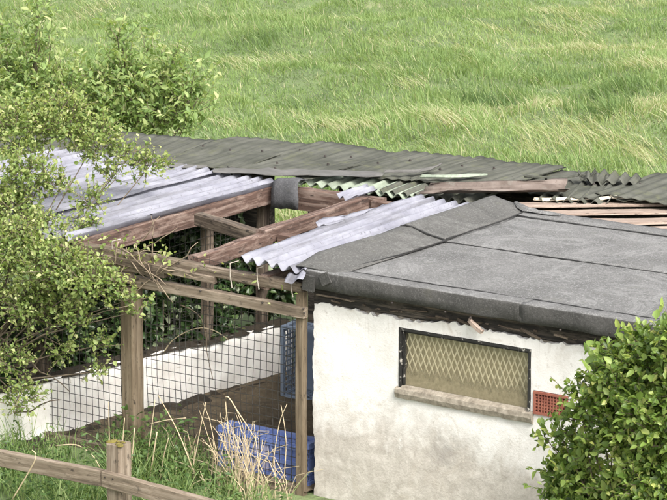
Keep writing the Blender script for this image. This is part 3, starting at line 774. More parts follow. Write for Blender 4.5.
# front beams
a = at(150, 258, y=-.03); b_ = at(305, 287, y=-.03)
timber('front_beam', a, b_, .055, .055, W['wood_grey'], run, .006, chip=.02)
a = at(75, 248, y=-.06); b_ = at(166, 262, y=-.06)
timber('front_beam', a+Vector((0,0,-.03)), b_+Vector((0,0,-.03)), .045, .12, W['wood_grey'], run, .008, chip=.03)
a = at(100, 285, y=-.06); b_ = at(166, 278, y=-.06)
timber('brace', at(104, 258, y=-.1), at(215, 280, y=-.05), .035, .04, W['wood_grey'], run, .005)
timber('rail', at(132, 280.5, y=-.05), at(305.5, 313, y=-.05), .045, .06, W['wood_fence'], run, .003)
timber('rail', at(-20, 262, y=-.05), at(132, 278, y=-.07), .045, .06, W['wood_grey'], run, .003)
timber('rail', (-2.35, -.03, .02), (-.05, -.03, .02), .04, .06, W['wood_grey'], run, .004)
for (px, py, yy) in ((303,309,-.078),(304,313,-.078),(301,287,-.066),(138,279,-.078),(142,283,-.078),(160,266,-.066),(230,281,-.066),(200,291,-.078),(262,303,-.078)):
    c = at(px, py, y=yy); mb = MB(); mb.tube([c+Vector((0,.008,0)), c, c-Vector((0,.003,0))], [.005,.005,.003], 6); mb.build('nail', M['nail'], run)
# weld mesh
def weldmesh(name, x0, x1, z0, z1, dx, dz, y, r):
    mb = MB()
    xs = np.arange(x0, x1, dx); zs = np.arange(z0, z1, dz)
    def bow(x, z): return y + .012*math.sin(x*4.3+z*2)+.006*math.sin(z*9)
    def drop(x): return .012*math.sin((x-x0)*2.6)
    for x in xs:
        pts = [(x+.003*math.sin(z*7+x*30), bow(x, z), z+drop(x)) for z in np.linspace(z0, z1+random.uniform(-.02,.03), 7)]
        mb.tube(pts, r, 3, False)
    for z in zs:
        pts = [(x, bow(x, z)-.002, z+drop(x)) for x in np.linspace(x0, x1, 24)]
        mb.tube(pts, r, 3, False)
    return tag(mb.build(name, M['wire'], run), kind='stuff')
weldmesh('wire_mesh', -1.11, -.05, .03, .99, .0415, .0505, .005, .0023)
weldmesh('wire_mesh', -2.34, -1.19, .03, 1.04, .0415, .0505, .005, .0023)
# loose torn mesh standing above the front beam
mb = MB()
for i in range(12):
    x = -1.0+i*.041; c = at(186+i*5.6, 262+i*.9, y=-.02)
    mb.tube([c+Vector((0,0,-.05)), c+Vector((random.uniform(-.006,.006),.005,.0)), c+Vector((random.uniform(-.012,.012), random.uniform(-.02,.02), random.uniform(.02,.06)))], .0015, 3)
for dz in (-.03, .0, .03):
    mb.tube([at(184+i*6, 262+i*.95, y=-.02)+Vector((0,random.uniform(-.004,.004),dz+random.uniform(-.006,.006))) for i in range(13 if dz < .02 else 9)], .0015, 3)
tag(mb.build('torn_mesh', M['wire'], run), kind='stuff')
# side mesh seen through the open roof
mb = MB()
for i in range(14):
    y = .85+i*.05; mb.tube([(-1.6, y, .4), (-1.6, y+.004, 1.14)], .0016, 3)
for k in range(12): mb.tube([(-1.6, .85, .55+k*.05), (-1.6, 1.55, .55+k*.05)], .0016, 3)
tag(mb.build('side_mesh', M['wire'], run), kind='stuff')
# hanging wire ties
for px, py, l in ((230, 264, .13), (257, 269, .11), (291, 281, .085), (112, 242, .1), (134, 256, .07)):
    c = at(px, py, y=-.075); mb = MB()
    mb.tube([c+Vector((.02,.05,.01)), c+Vector((0,0,.004)), c+Vector((.004,-.004,-l*.5)), c+Vector((.012,0,-l))], .0032, 5)
    mb.build('wire_tie', M['tie'], run)
# corrugated plastic sheets on the run
SZ = 1.245
corr('corrugated_sheet', -1.985, -1.49, -.14, 1.84, M['corr_white'], run, SZ, .083, .021, jag=.014, seed=3, warp=.005)
corr('corrugated_sheet', -2.62, -1.94, -.1, 1.8, M['corr_white'], run, SZ+.02, .083, .021, jag=.014, seed=5, warp=.01)
corr('corrugated_sheet', -3.2, -2.56, -.1, 1.72, M['corr_white'], run, SZ+.04, .083, .021, jag=.014, seed=8, warp=.008)
corr('corrugated_sheet', -.205, .215, -.98, .98, M['corr_white'], run, 0, .078, .018, jag=.02, seed=11, warp=.006, loc=(-.225, .9, SZ+.012), rot=(0, .05, math.radians(3.2)))
corr('corrugated_sheet', -.1, .1, -.3, .3, M['corr_white'], run, 0, .078, .012, jag=.03, seed=14, warp=.006, loc=(-.47, 1.3, SZ-.01), rot=(0, .1, math.radians(2)))
# tongue of sheet broken off by the corner
c = at(296, 277, y=-.11); corr('sheet_fragment', -.05, .05, -.06, .06, M['corr_white'], run, 0, .08, .01, jag=.02, seed=16, loc=c, rot=(.2, -.3, .3))
for yy in (1.7,):
    for xx in (-1.94+.083*k for k in (0, 2, 4)):
        dome_nail('nail', (xx+.04, yy, SZ+.011), .009, run)

# things lying on the run's timbers
t = thing('felt_scrap', at(285, 195, y=1.7), 'slate grey felt scrap hanging over the timber beam at the back of the run', 'felt')
mb = MB()
c0 = at(273, 181, y=1.72); c1 = at(299, 181, y=1.72)
rows = [(.10, .0), (.02, .014), (-.005, 0), (-.02, -.05), (-.022, -.11), (-.015, -.17)]
nx = 7
for i in range(nx):
    s = i/(nx-1)
    for j, (dy, dz) in enumerate(rows):
        p = c0.lerp(c1, s); mb.v.append(Vector((p.x+.004*math.sin(j*2+i), p.y+dy+.008*math.sin(i*1.7+j), max(p.z, c0.z-.01)+dz+.006*math.sin(i*2.1)-.02*(s-.5)**2)))
nr = len(rows)
for i in range(nx-1):
    for j in range(nr-1): mb.f.append([i*nr+j, i*nr+j+1, (i+1)*nr+j+1, (i+1)*nr+j])
o = mb.build('felt_flap', M['felt_scrap'], t, True)
sm = o.modifiers.new('thickness', 'SOLIDIFY'); sm.thickness = .006
t = thing('sheet_offcut', at(358, 192, z=1.27), 'small white corrugated offcut lying on the end of the middle beam', 'roof offcut')
corr('offcut_sheet', -.04, .05, -.16, .14, M['corr_white'], t, 0, .05, .012, jag=.02, seed=21, loc=at(357, 192, z=1.275), rot=(.06, .15, -.05))
t = thing('sheet_offcut', at(340, 220, z=1.25), 'broken white corrugated offcut wedged between brown timbers and the long white sheet', 'roof offcut')
corr('offcut_sheet', -.05, .05, -.12, .12, M['corr_white'], t, 0, .06, .011, jag=.03, seed=23, loc=at(337, 222, z=1.255), rot=(0, .1, -.1))

# ================================================================== rear shed with corrugated cement roof
rear = thing('rear_shed', (-1.2, 2.5, 0), 'low shed behind the run under dark mossy corrugated sheets', 'shed')
mb = MB(); mb.box((-.6, 1.95, .55), (1.5, .06, 1.1)); mb.box((.2, 2.95, .58), (4., .06, 1.2)); mb.box((-2.6, 2.1, .85), (1.7, .05, .72)); mb.build('wall', M['wood_rot'], rear)
k = 0
for x0, x1, ya, yb, zz, ti in ((-3.9,-3.1,1.7,2.25,1.262,0), (-3.25,-2.55,1.82,2.62,1.268,.01), (-2.6,-1.95,1.9,2.96,1.262,-.01), (-2.0,-1.35,1.98,3.0,1.27,.008), (-1.4,-.8,2.26,3.1,1.262,0), (-.85,-.2,2.3,3.14,1.27,.012), (-.25,.4,2.4,3.16,1.262,-.012), (.35,1.0,2.5,3.28,1.272,.01), (.95,1.7,2.55,3.3,1.262,0)):
    corr('corrugated_sheet', -(x1-x0)/2, (x1-x0)/2, -(yb-ya)/2, (yb-ya)/2, M['corr_dark'], rear, 0, .083, .0028 if k < 4 else .004, .005, .02, 0, .014, 70+k*3, loc=((x0+x1)/2, (ya+yb)/2, zz), rot=(ti, ti*1.5, .22 if k == 1 else .1 if k == 2 else random.uniform(-.02,.02))); k += 1
for px, py in ((203,146),(325,156),(328,164),(351,157),(378,163),(262,151),(440,169),(462,166),(494,168),(456,175),(300,150),(546,179),(594,184),(520,181),(640,184),(232,168),(277,163),(275,168),(467,183),(230,150),(410,160)):
    dome_nail('nail', at(px, py, z=1.28), .009, rear)
# front row under flashing
corr('corrugated_sheet', -.48, .42, -.26, .26, M['corr_mint'], rear, 0, .083, .016, .005, .008, 0, .004, 101, loc=(-1.03, 2.26, 1.228), rot=(.03, .01, .06))
corr('corrugated_sheet', -.3, .35, -.26, .26, M['corr_dark'], rear, 0, .083, .018, .005, .008, 0, .004, 104, loc=(-.6, 2.3, 1.232), rot=(.04, .0, .06))
corr('corrugated_sheet', -.3, .12, -.24, .24, M['corr_dark'], rear, 0, .085, .02, .005, .01, 0, .006, 107, loc=(.3, 2.6, 1.25), rot=(.04, 0, .3))
corr('corrugated_sheet', -.36, .7, -.22, .26, M['corr_dark'], rear, 0, .083, .005, .005, .02, 0, .008, 109, loc=(.78, 2.8, 1.262), rot=(.03, 0, .3))
def strip(name, pts, wdt, mat, parent, rise=.02, thick=.006, k=7):
    """bent strip along a path: cross-section arches"""
    pts = [Vector(p) for p in pts]; V = []; F = []; fine = []
    for a, b_ in zip(pts[:-1], pts[1:]):
        q = max(2, int((b_-a).length/.08)); fine += [a.lerp(b_, i/q) for i in range(q)]
    fine.append(pts[-1]); m = len(fine)
    for i, p in enumerate(fine):
        t = (fine[min(i+1,m-1)]-fine[max(i-1,0)]).normalized(); s = Vector((0,0,1)).cross(t).normalized()
        rag = (.72+.5*random.random())*(1 if 0 < i < m-1 else .45)
        for j in range(k):
            u = j/(k-1)*2-1
            V.append(p + s*(u*wdt/2*rag) + t*random.uniform(-.012,.012) + Vector((0,0,rise*(1-u*u) + random.uniform(-.005,.005))))
    for i in range(m-1):
        for j in range(k-1): F.append([i*k+j, (i+1)*k+j, (i+1)*k+j+1, i*k+j+1])
    me = bpy.data.meshes.new(name); me.from_pydata(V, [], F); me.update()
    o = link(name, me, mat, parent, False); sm = o.modifiers.new('thickness', 'SOLIDIFY'); sm.thickness = thick; sm.offset = -1
    return o
strip('flashing', [at(215,170,z=1.285), at(280,172,z=1.283), at(340,173,z=1.28), at(382,174,z=1.28)], .2, M['flash'], rear, .004, .004)
strip('flashing', [at(95,161,z=1.29), at(150,163,z=1.285), at(205,167,z=1.28)], .12, M['flash'], rear, .004, .004)
ra, rb = at(424,189,z=1.285), at(568,190,z=1.285); rd = rb-ra
corr('ridge_sheet', -.09, .1, -rd.length/2, rd.length/2, M['corr_rust'], rear, 0, .09, .014, .006, .05, 0, .03, 131, loc=(ra+rb)/2, rot=(.015, .12, math.atan2(rd.y, rd.x)-math.pi/2))
strip('pale_strip', [at(421,176,z=1.295), at(450,176.5,z=1.295), at(486,174.5,z=1.3)], .06, M['corr_mint'], rear, .008)
strip('sheet_sliver', [at(385,171,z=1.3), at(415,171,z=1.302), at(430,168,z=1.31), at(440,164.5,z=1.33)], .05, M['flash'], rear, .004)
strip('sheet_sliver', [at(525,176,z=1.3), at(560,177.5,z=1.302), at(584,174.5,z=1.32)], .06, M['corr_dark'], rear, .004)
strip('cream_batten', [at(535,199.5,z=1.24), at(590,199,z=1.25), at(612,197.5,z=1.255)], .05, M['cream'], rear, .01)
strip('cream_batten', [at(611,197,z=1.262), at(636,197.3,z=1.262)], .06, M['cream'], rear, .01)
corr('broken_sheet', -.15, .17, -.08, .1, M['corr_dark'], rear, 0, .07, .016, .005, .05, 0, .015, 121, loc=at(613,178,z=1.295), rot=(.1, -.03, .25))
corr('broken_sheet', -.1, .1, -.07, .07, M['corr_dark'], rear, 0, .06, .014, .005, .04, 0, .02, 123, loc=at(594,178.5,z=1.295), rot=(.15, .1, .5))

strip('felt_lining', [at(516,203,z=RZ+.045), at(526,209,z=RZ+.035), at(540,212.5,z=RZ+.025), at(560,215,z=RZ+.022)], .06, M['felt'], ro, .01, .004)
# boards covering the gap behind the felted shed
bd = thing('board_roof', (.9, 2.3, 0), 'stepped pale brown boards between the felted shed and the dark corrugated roof', 'boards')
for i, (pl, pr_, zz) in enumerate((((520,205),(700,203),1.225), ((545,213),(700,211.5),1.215), ((580,221.5),(700,220),1.205), ((615,230),(700,229),1.195), ((640,238.5),(720,238.5),1.185))):
    a = at(*pl, z=zz); b_ = at(*pr_, z=zz)
    o = timber('board', a, b_, .17, .014, M['wood_board'], bd, .003, chip=.003, roll=random.uniform(-.1,.06))
    a2 = a+Vector((.02,-.02,.016)); 
mb = MB(); mb.box((1.1, 2.35, 1.06), (1.9, .5, .02), Matrix.Rotation(.5, 3, 'Z')); mb.build('gap_shade', M['dark'], bd)  # dark sheet standing in for shade in the gaps between boards
timber('bearer', (.25, 1.98+.1, 1.1), (1.9, 2.75, 1.1), .05, .06, M['wood_rot'], bd)

# ================================================================== low white wall, soil and crates inside the run
lw = thing('low_wall', at(130, 418, z=0), 'low whitewashed wall with dirt along its top inside the wire run', 'wall')
A0, A1 = at(-40, 462, z=0), at(292, 376, z=0)
dW = (A1-A0); LW = dW.length
def low_wall():
    nx, nz = int(LW/.03), 13
    q = dW.normalized(); nrm = Vector((q.y, -q.x, 0))       # towards the run
    V = []; F = []
    def put(f, nrows):
        for j in range(nrows):
            for i in range(nx+1): V.append(f(i/nx, j/(nrows-1)))
    def face(s, t):
        top = .345 + .02*(vnoise(np.array([[s*LW, 1.]]), 3, 200)[0]-.5)*2 + .012*(vnoise(np.array([[s*LW, 5.]]), 14, 201)[0]-.5)
        z = -.03 + t*(top+.03)
        d = .012*(vnoise(np.array([[s*LW, z]]), 8, 202)[0]-.5) + .008*(vnoise(np.array([[s*LW, z]]), 24, 203)[0]-.5)
        return A0 + dW*s + nrm*(d - .02*(t > .97)) + Vector((0,0,z))
    def topb(s, t):
        p = face(s, 1.); return p - nrm*(.12*t) + Vector((0,0,-.004*t))
    put(face, nz); put(topb, 3)
    for j in range(nz-1+3-1+0):
        for i in range(nx):
            if j == nz-1: continue
            a = j*(nx+1)+i if j < nz-1 else (j)*(nx+1)+i
            F.append([a, a+1, a+nx+2, a+nx+1])
    # top rows
    for j in range(2):
        for i in range(nx):
            a = (nz+j)*(nx+1)+i; F.append([a, a+1, a+nx+2, a+nx+1])
    F = [list(x) for x in {tuple(f) for f in F}]
    me = bpy.data.meshes.new('wall_face'); me.from_pydata(V, [], F); me.update()
    o = link('wall_face', me, M['lime'], lw, True); me.materials.append(M['earth'])
    for p_ in me.polygons:
        if min(p_.vertices) >= nz*(nx+1): p_.material_index = 1
    return o
M['lime'] = plain('whitewash', [(.3, (.74,.71,.66)), (.6, (.88,.86,.82))], 9, .95, 40, .008, speck=(12, .66, (.5,.45,.38)))
low_wall()
mb = MB(); q = dW.normalized(); nrm = Vector((q.y, -q.x, 0))
mb.box(A0+dW/2-nrm*.075+Vector((0,0,.15)), (LW, .1, .33), q.to_track_quat('X','Z').to_matrix()); mb.build('wall_core', M['sill'], lw)
def lumpy(name, pts, wdt, hgt, mat, parent, seed):
    nx = len(pts); k = 7; V = []; F = []
    for i, p in enumerate(pts):
        for j in range(k):
            u = j/(k-1)*2-1; r = vnoise(np.array([[i*.7, j*.9]]), 1., seed)[0]
            V.append(Vector(p)+nrm*(u*wdt/2*(.7+.6*r)) + Vector((0,0,hgt*(1-u*u)*(.2+1.4*r)-.01)))
    for i in range(nx-1):
        for j in range(k-1): F.append([i*k+j, i*k+j+1, (i+1)*k+j+1, (i+1)*k+j])
    me = bpy.data.meshes.new(name); me.from_pydata(V, [], F); me.update()
    return link(name, me, mat, parent, True)
lumpy('dirt_coping', [A0+dW*(i/70)-nrm*.06+Vector((0,0,.347+.012*(vnoise(np.array([[i/70*LW, 1.]]), 3, 200)[0]-.5)*2)) for i in range(71)], .12, .022, M['earth'], lw, 210)
tag(lumpy('soil_bank', [A0+dW*(i/70)+nrm*(.05) for i in range(71)], .2, .045, M['earth'], None, 212), kind='structure')
def floor_():
    ax = np.linspace(-3.6, 0.02, 60); ay = np.linspace(-.05, 2.0, 60)
    X, Y = np.meshgrid(ax, ay); P = np.c_[X.ravel(), Y.ravel()]
    V = np.c_[P, .006+.03*vnoise(P, 4, 220)+.015*vnoise(P, 14, 221)]
    i = np.arange(3600).reshape(60, 60); F = np.stack([i[:-1,:-1], i[:-1,1:], i[1:,1:], i[1:,:-1]], -1).reshape(-1,4)
    tag(npmesh('run_floor', V, F, M['soil'], smooth=True), kind='structure')
floor_()

def crate(name, label, mat, L, Wd, H, loc, rot, panel=None, rows=4):
    """open plastic crate: base on local z=0, long side along local x"""
    t = thing(name, loc, label, 'crate', 'blue plastic crates in the run')
    R = Matrix.Rotation(rot[2], 4, 'Z') @ Matrix.Rotation(rot[1], 4, 'Y') @ Matrix.Rotation(rot[0], 4, 'X')
    def put(nm, mb, m=mat):
        mb.v = [R @ Vector(v) + Vector(loc) for v in mb.v]; return mb.build(nm, m, t)
    mb = MB(); mb.box((0,0,.006), (L-.02, Wd-.02, .008))
    put('base', mb)
    for sgn, ax in ((1,'y'),(-1,'y'),(1,'x'),(-1,'x')):
        ln = L if ax == 'y' else Wd
        mb = MB(); th = .008
        def bx(u, z, du, dz, th=th, o=0):
            if ax == 'y': mb.box((u, sgn*(Wd/2-.006+o), z), (du, th, dz))
            else: mb.box((sgn*(L/2-.006+o), u, z), (th, du, dz))
        bx(0, H*.06, ln-.03, H*.12)
        bx(0, H*.56, ln-.03, .012)
        n = int(ln/.035)
        for i in range(n+1): bx(-ln/2+.02+i*(ln-.04)/n, H*.5, .008, H*.9)
        if panel: bx(0, H*.42, ln*.28, H*.6, .012)
        for z in (H*.28, H*.42, H*.72): bx(0, z, ln-.03, .006)
        put('side', mb)
    mb = MB()
    for sgn in (1,-1):
        mb.box((0, sgn*(Wd/2+.004), H-.015), (L+.024, .02, .03)); mb.box((sgn*(L/2+.004), 0, H-.0155), (.02, Wd-.012, .029))
    put('rim', mb)
    for sx in (1,-1):
        for sy in (1,-1):
            mb = MB(); mb.box((sx*(L/2-.004), sy*(Wd/2-.004), H*.46), (.03, .03, H*.9)); put('corner', mb)
    for sgn in (1,-1):
        mb = MB(); mb.box((sgn*(L/2+.008), 0, H*.8), (.012, Wd*.35, .03)); put('handle', mb)
    return t
cr1 = crate('plastic_crate', 'bright blue plastic crate lying behind the wire mesh among dry stalks', M['blue'], .6, .225, .13, (-.345, .05, .135), (-math.pi/2, 0, 0), True)
mb = MB(); mb.box((-.45, .05, .135), (.3, .004, .14)); mb.build('liner', M['grey_lining'], cr1)
mb = MB()
for i in range(9): mb.box((-.62+i*.068, .047, .135), (.012, .01, .205))
for z_ in (.045, .135, .225): mb.box((-.345, .046, z_), (.59, .012, .022))
mb.build('rib', M['blue'], cr1)
crate('plastic_crate', 'dull blue slotted crate standing on end in the back corner of the run', M['blue_dull'], .43, .36, .2, (-1.02, 1.62, .24), (math.pi/2, math.pi/2, .12))

# ================================================================== post and rail fence, front left
fe = thing('rail_fence', at(110, 470, y=-1.3)*1, 'weathered brown rail fence with a mossy topped post in the lower left corner', 'fence')
fe.location.z = 0
FY = -1.3
p = at(111, 446, y=FY)
timber('post', (p.x, FY+.06, -.05), (p.x, FY+.06, p.z), .1, .09, M['wood_fence'], fe, .003)
timber('rail', at(-60, 446, y=FY), at(102.6, 478, y=FY), .04, .083, M['wood_fence'], fe, .003)
timber('rail', at(103.8, 478.2, y=FY), at(330, 541, y=FY), .04, .083, M['wood_fence'], fe, .003)
for sx in [random.uniform(-.045,.045) for _ in range(16)]:
    bm = bmesh.new(); bmesh.ops.create_icosphere(bm, subdivisions=2, radius=random.uniform(.01,.022))
    for v in bm.verts: v.co *= random.uniform(.8, 1.2); v.co.z *= .5
    me = bpy.data.meshes.new('moss'); bm.to_mesh(me); o = link('moss', me, M['moss'], fe, True); o.location = (p.x+sx, FY+.055+random.uniform(-.035,.03), p.z+.003)
for dx in (-.02, .03): 
    c = at(108, 478, y=FY-.022); mbn = MB(); mbn.tube([c+Vector((dx,.004,0)), c+Vector((dx,-.003,0))], [.005,.004], 6); mbn.build('nail', M['nail'], fe)

# ================================================================== shrubs
def haw_extra(lim):
    for pts in (((-25,300),(20,318),(62,330),(128,306)), ((-25,255),(10,265),(45,262),(95,240)), ((-20,330),(10,345),(40,372),(70,392)), ((-20,380),(20,350),(45,330)), ((-20,310),(25,290),(52,262)), ((-20,350),(15,330),(60,345)), ((-10,425),(18,400),(45,350),(50,300)), ((60,245),(78,262),(90,290)), ((0,420),(30,412),(60,400))):
        P = [at(a, b_, y=-.32+.1*random.random()) for a, b_ in pts]
        fine = []
        for a, b_ in zip(P[:-1], P[1:]): fine += [a.lerp(b_, t)+Vector((0,0,.02*math.sin(t*3.1))) for t in (0,.33,.66)]
        fine.append(P[-1])
        lim.tube(fine, list(np.linspace(.008, .0025, len(fine))), 5)
shrub('hawthorn_bush', 'yellow green small leaved bush spilling over the run at the left edge', 'bush', (-2.35, -.5, 0),
      [B(15,130,.2,38),B(60,118,.35,32),B(95,142,.5,26),B(128,158,.8,12),B(150,166,.9,13),B(112,175,.6,12),B(28,178,0,28),B(8,215,-.1,30),B(12,250,-.3,34),B(55,268,-.3,36),B(88,282,-.3,24),B(112,286,-.25,14),B(128,300,-.22,9),B(134,312,-.22,6),B(30,305,-.3,27),B(12,362,-.4,16),B(75,316,-.3,17),B(45,235,-.1,22),B(85,222,.1,12),B(60,352,-.3,10),B(102,345,-.25,9),B(20,400,-.4,18),B(98,372,-.25,8),B(-30,200,-.1,45),B(-30,300,-.3,45),B(60,190,.1,14),B(90,200,.2,12)],
      3700, 8, .0215, .62, M['haw'], extra=haw_extra, stem_r=.009)
shrub('privet_bush', 'bright green leafy bush in front of the white wall at the lower right', 'bush', (2.35, -.75, 0),
      [B(632,382,-.6,42),B(610,394,-.55,30),B(594,376,-.5,14),B(655,352,-.6,26),B(583,418,-.5,13),B(560,434,-.5,9),B(545,437,-.5,5),B(665,420,-.7,46),B(628,425,-.6,30),B(622,490,-.65,26),B(580,478,-.55,20),B(560,488,-.5,16),B(575,497,-.5,22),B(660,480,-.7,40),B(700,400,-.7,50),B(690,350,-.7,34),B(600,520,-.6,40),B(680,520,-.7,45),B(574,396,-.5,8),B(585,452,-.55,13),B(572,462,-.5,11),B(612,440,-.6,18),B(645,455,-.65,24),B(555,470,-.5,8),B(616,358,-.55,14)],
      3700, 8, .034, .58, M['privet'], stem_r=.008, shell=.3, tw=(.05,.13))
shrub('broadleaf_bush', 'broad leaved green bush behind the dark roof beside the field', 'bush', at(140, 140, y=3.9)*1 - Vector((0,0,at(140,140,y=3.9).z)),
      [B(150,90,3.9,36),B(112,105,3.7,36),B(182,92,3.9,20),B(165,115,3.9,30),B(122,70,3.8,18),B(118,42,3.8,12),B(120,30,3.8,7),B(148,46,3.9,8),B(195,104,3.9,14),B(135,130,3.8,34),B(85,90,3.7,24),B(172,68,3.9,14),B(90,128,3.6,28),B(185,125,3.9,18)],
      950, 8, .048, .42, M['broad'], stem_r=.012, tw=(.12,.28), upb=.9, shell=.2)
shrub('broadleaf_bush', 'taller green bush at the upper left corner with upright shoots against the field', 'bush', at(30, 150, y=3.4) - Vector((0,0,at(30,150,y=3.4).z)),
      [B(40,95,3.4,38),B(8,75,3.4,34),B(36,62,3.4,16),B(40,40,3.4,13),B(38,20,3.4,11),B(38,5,3.4,8),B(62,95,3.4,28),B(5,40,3.4,12),B(50,50,3.4,10),B(-30,90,3.4,45),B(20,115,3.3,32),B(60,78,3.4,12)],
      800, 8, .046, .42, M['broad'], stem_r=.012, tw=(.12,.28), upb=.9, shell=.2)
ivy_bl = [B(90,315,.9,22),B(125,320,1.,22),B(165,318,1.2,24),B(200,312,1.3,24),B(235,312,1.7,20),B(265,308,1.9,18),B(295,312,2.0,14),B(60,340,.7,22),B(180,292,1.2,22),B(240,290,1.7,20),B(290,300,1.9,14),B(170,248,1.3,18),B(195,238,1.5,18),B(225,243,1.5,16),B(260,250,1.7,14),B(150,265,1.1,18),B(245,268,1.6,18),B(285,262,1.8,12),B(280,205,2.0,12),B(268,210,2.0,10),B(210,275,1.4,24),B(110,300,.9,25)]
ivy_bl = [((c[0]-.35, c[1]+.1, c[2]), r*1.05) for c, r in ivy_bl]
ivy_bl += [((-2.0-.2*(i%2)+.19*i*.28-.1, -.3+.28*i, .38+.1*(i%3)), .2) for i in range(9)]
shrub('ivy_hedge', 'dark ivy hedge growing behind the low whitewashed wall in the run', 'hedge', (-2.3, 1.2, 0), ivy_bl, 2900, 6, .045, .7, M['ivy'], stem_r=.02, upb=.1, tipbright=.6)

# weeds along the foot of the mesh
def weeds(name, label, box, n, L, seed):
    t = thing(name, (box[0], box[2], 0), label, 'weeds')
    P = np.c_[rng.uniform(box[0], box[1], n), rng.uniform(box[2], box[3], n)]
    dens = vnoise(P, 4, seed); P = P[dens > .35]; n = len(P)
    hgt = rng.uniform(.05, .3, n)*np.clip(vnoise(P, 3, seed+1)*1.6, .3, 1.4)
    k = 9
    f = np.linspace(.15, 1, k)
    C = np.repeat(np.c_[P, np.zeros(n)], k, 0); C[:,2] += np.repeat(hgt, k)*np.tile(f, n)
    C[:,:2] += rng.normal(0, .015, (n*k, 2))
    D = unit(rng.normal(size=(n*k,3))*[1,1,.35]+[0,0,.25]); Nn = unit(rng.normal(size=(n*k,3))*.4+[0,0,1])
    leaf_mesh('foliage', C, D, Nn, L*rng.uniform(.6,1.3,n*k), L*.45*rng.uniform(.7,1.2,n*k), .45+rng.normal(0,.2,n*k)+.3*np.tile(f-.5,n), M['nettle'], t)
    m = n*5; Bp = np.repeat(np.c_[P, np.zeros(n)], 5, 0); Bp[:,:2] += rng.normal(0,.04,(m,2))
    V, F, T = blades(Bp, rng.uniform(.1,.32,m), rng.uniform(.1,.9,m), rng.uniform(0,6.28,m), np.full(m,.006), np.clip(rng.normal(.32,.15,m),0,1))
    npmesh('grass_blades', V, F, M['grass'], t, tint=T)['kind'] = 'stuff'
weeds('nettle_patch', 'green nettles and grass growing under the rail fence at lower left', (-2.3, .1, -1.28, -.25), 640, .036, 300)
weeds('grass_tuft_bed', 'low green weeds along the foot of the wire mesh', (-1.35, 0.0, -.3, -.06), 130, .045, 310)

# dry stems
az0 = math.atan2(-RH[1], -RH[0])
dc = thing('dead_grass_clump', at(250, 492, y=-.2), 'clump of pale dead grass stalks in front of the blue crate', 'dead grass')
dc.location.z = 0
mb = MB()
for i in range(120):
    px = min(288, random.gauss(238, 30)); b0 = at(px, 492, y=random.uniform(-.34,-.12)); b0.z = 0
    h = random.uniform(.12, .46)*(1.1 if abs(px-240) < 22 else .7); lx = random.gauss(0, .09); ly = random.uniform(-.05,.05); bend = random.gauss(0, .09)
    mb.tube([b0, b0+Vector((lx*.3, ly*.3, h*.45)), b0+Vector((lx*.75+bend*.4, ly, h*.85)), b0+Vector((lx+bend, ly, h*random.uniform(.8,1.02)))], [.0025,.0023,.0018,.001], 4)
tag(mb.build('stalks', M['straw'], dc), kind='stuff')
def stem(label, pts, y, r=.004, mat='straw', name='dry_stem', cat='stem'):
    P = [at(a, b_, y=y) for a, b_ in pts]
    fine = []
    m = len(P)
    for i in range(m-1):
        p0, p1, p2, p3 = P[max(i-1,0)], P[i], P[i+1], P[min(i+2,m-1)]
        for t in (0,.25,.5,.75):
            fine.append(.5*((2*p1)+(p2-p0)*t+(2*p0-5*p1+4*p2-p3)*t*t+(3*p1-p0-3*p2+p3)*t**3))
    fine.append(P[-1])
    mb = MB(); mb.tube(fine, list(np.linspace(r, r*.55, len(fine))), 5)
    o = mb.build(name, M[mat], None, True)
    return tag(o, label, cat, 'dry stems by the mesh')
stem('straight pale stem just behind the mossy fence post', [(110,470),(109.5,445),(108.5,402)], -.35)
stem('pale stem rising right of the mossy fence post', [(120,478),(122,450),(124.5,418)], -.4, .0045)
stem('short thick pale stem in front of the brown post', [(130,486),(132,460),(134.5,428)], -.4, .005)
stem('tall pale stem right of the brown post', [(144,478),(150,440),(155,400)], -.25)
stem('cut pale stem between the brown post and the dead grass', [(149,488),(152,465),(157,432)], -.35, .006)
stem('thin stem leaning right of the cut stem', [(160,480),(164,455),(169,437)], -.3, .004)
stem('long dry stem crossing diagonally from upper left down to the dead grass', [(196,478),(178,432),(158,395)], -.25, .004)
stem('horizontal dry twig in front of the brown post', [(150,424),(168,420),(186,418)], -.2, .0035)
stem('upright dry stem left of the blue crate', [(193,468),(200,430),(206,402)], -.2, .0035)
stem('dry stem bending right above the blue crate', [(230,492),(229,440),(226,397),(240,415),(256,440)], -.2, .0045)
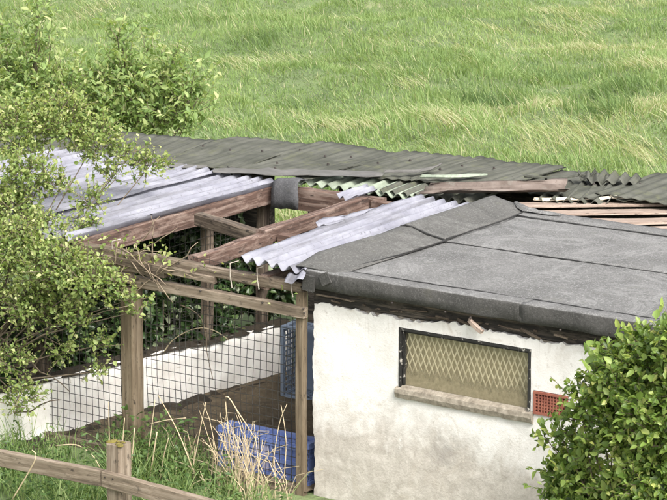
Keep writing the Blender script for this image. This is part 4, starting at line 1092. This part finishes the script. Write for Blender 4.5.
stem('thin branched dry stem before the dark end of the run', [(272,470),(279,425),(287,404)], -.15, .003)
stem('dry stem rising beside the corner post', [(284,480),(286,440),(281,405)], -.15, .003)
stem('pale cane arching over the low white wall', [(164,352),(172,341),(186,332),(201,328),(215,331),(229,340)], .06, .004, 'straw', 'bramble_cane', 'cane')
stem('grey cane hooping down to the low white wall', [(180,305),(192,310),(202,320),(206,336),(207,352),(213,380)], .07, .004, 'cane', 'bramble_cane', 'cane')
stem('thin upright cane left of the arched cane', [(163,372),(163,345),(164,300)], .06, .003, 'cane', 'bramble_cane', 'cane')
stem('grey dry stem bending in front of the fence rail', [(12,500),(30,470),(36,456),(32,450)], -1.36, .004)
stem('dry stem arching behind the mossy post', [(56,446),(76,445),(92,455),(101,470)], -.5, .004)

# dead vines tangled on the front beam
vn = thing('dead_vine', at(150, 265, y=-.1), 'tangle of dead brown vines over the left end of the front beam', 'vine')
mb = MB()
for i in range(17):
    px, py = random.uniform(98, 170), 0
    py = 238+(px-98)*.36+random.uniform(-8, 14)
    pts = [at(px, py, y=-.1+random.uniform(-.03,.03))]
    ang = random.choice([.35, .35, .3, 2.6, -.8, 1.2])+random.gauss(0,.35)
    for s in range(5):
        px += 9*math.cos(ang); py += 9*math.sin(ang); ang += random.gauss(0,.35); pts.append(at(px, py, y=-.1+random.uniform(-.03,.03)))
    mb.tube(pts, [.0035,.004,.0035,.003,.0025,.0015], 5)
tag(mb.build('tendrils', M['cane'], vn, True), kind='stuff')
n = 260
px = rng.uniform(98, 300, n); py = 240+(px-98)*.24+rng.normal(0, 7, n)
C = np.array([at(a, b_, y=-.1) for a, b_ in zip(px, py)]) + rng.normal(0,.015,(n,3))
C = C[(px < 170) | (rng.random(n) < .12)]; n = len(C)
leaf_mesh('foliage', C, unit(rng.normal(size=(n,3))), unit(rng.normal(size=(n,3))*.5+[0,0,1]), .03*rng.uniform(.6,1.3,n), .02*rng.uniform(.6,1.3,n), rng.uniform(.3,1,n), M['haw'], vn)
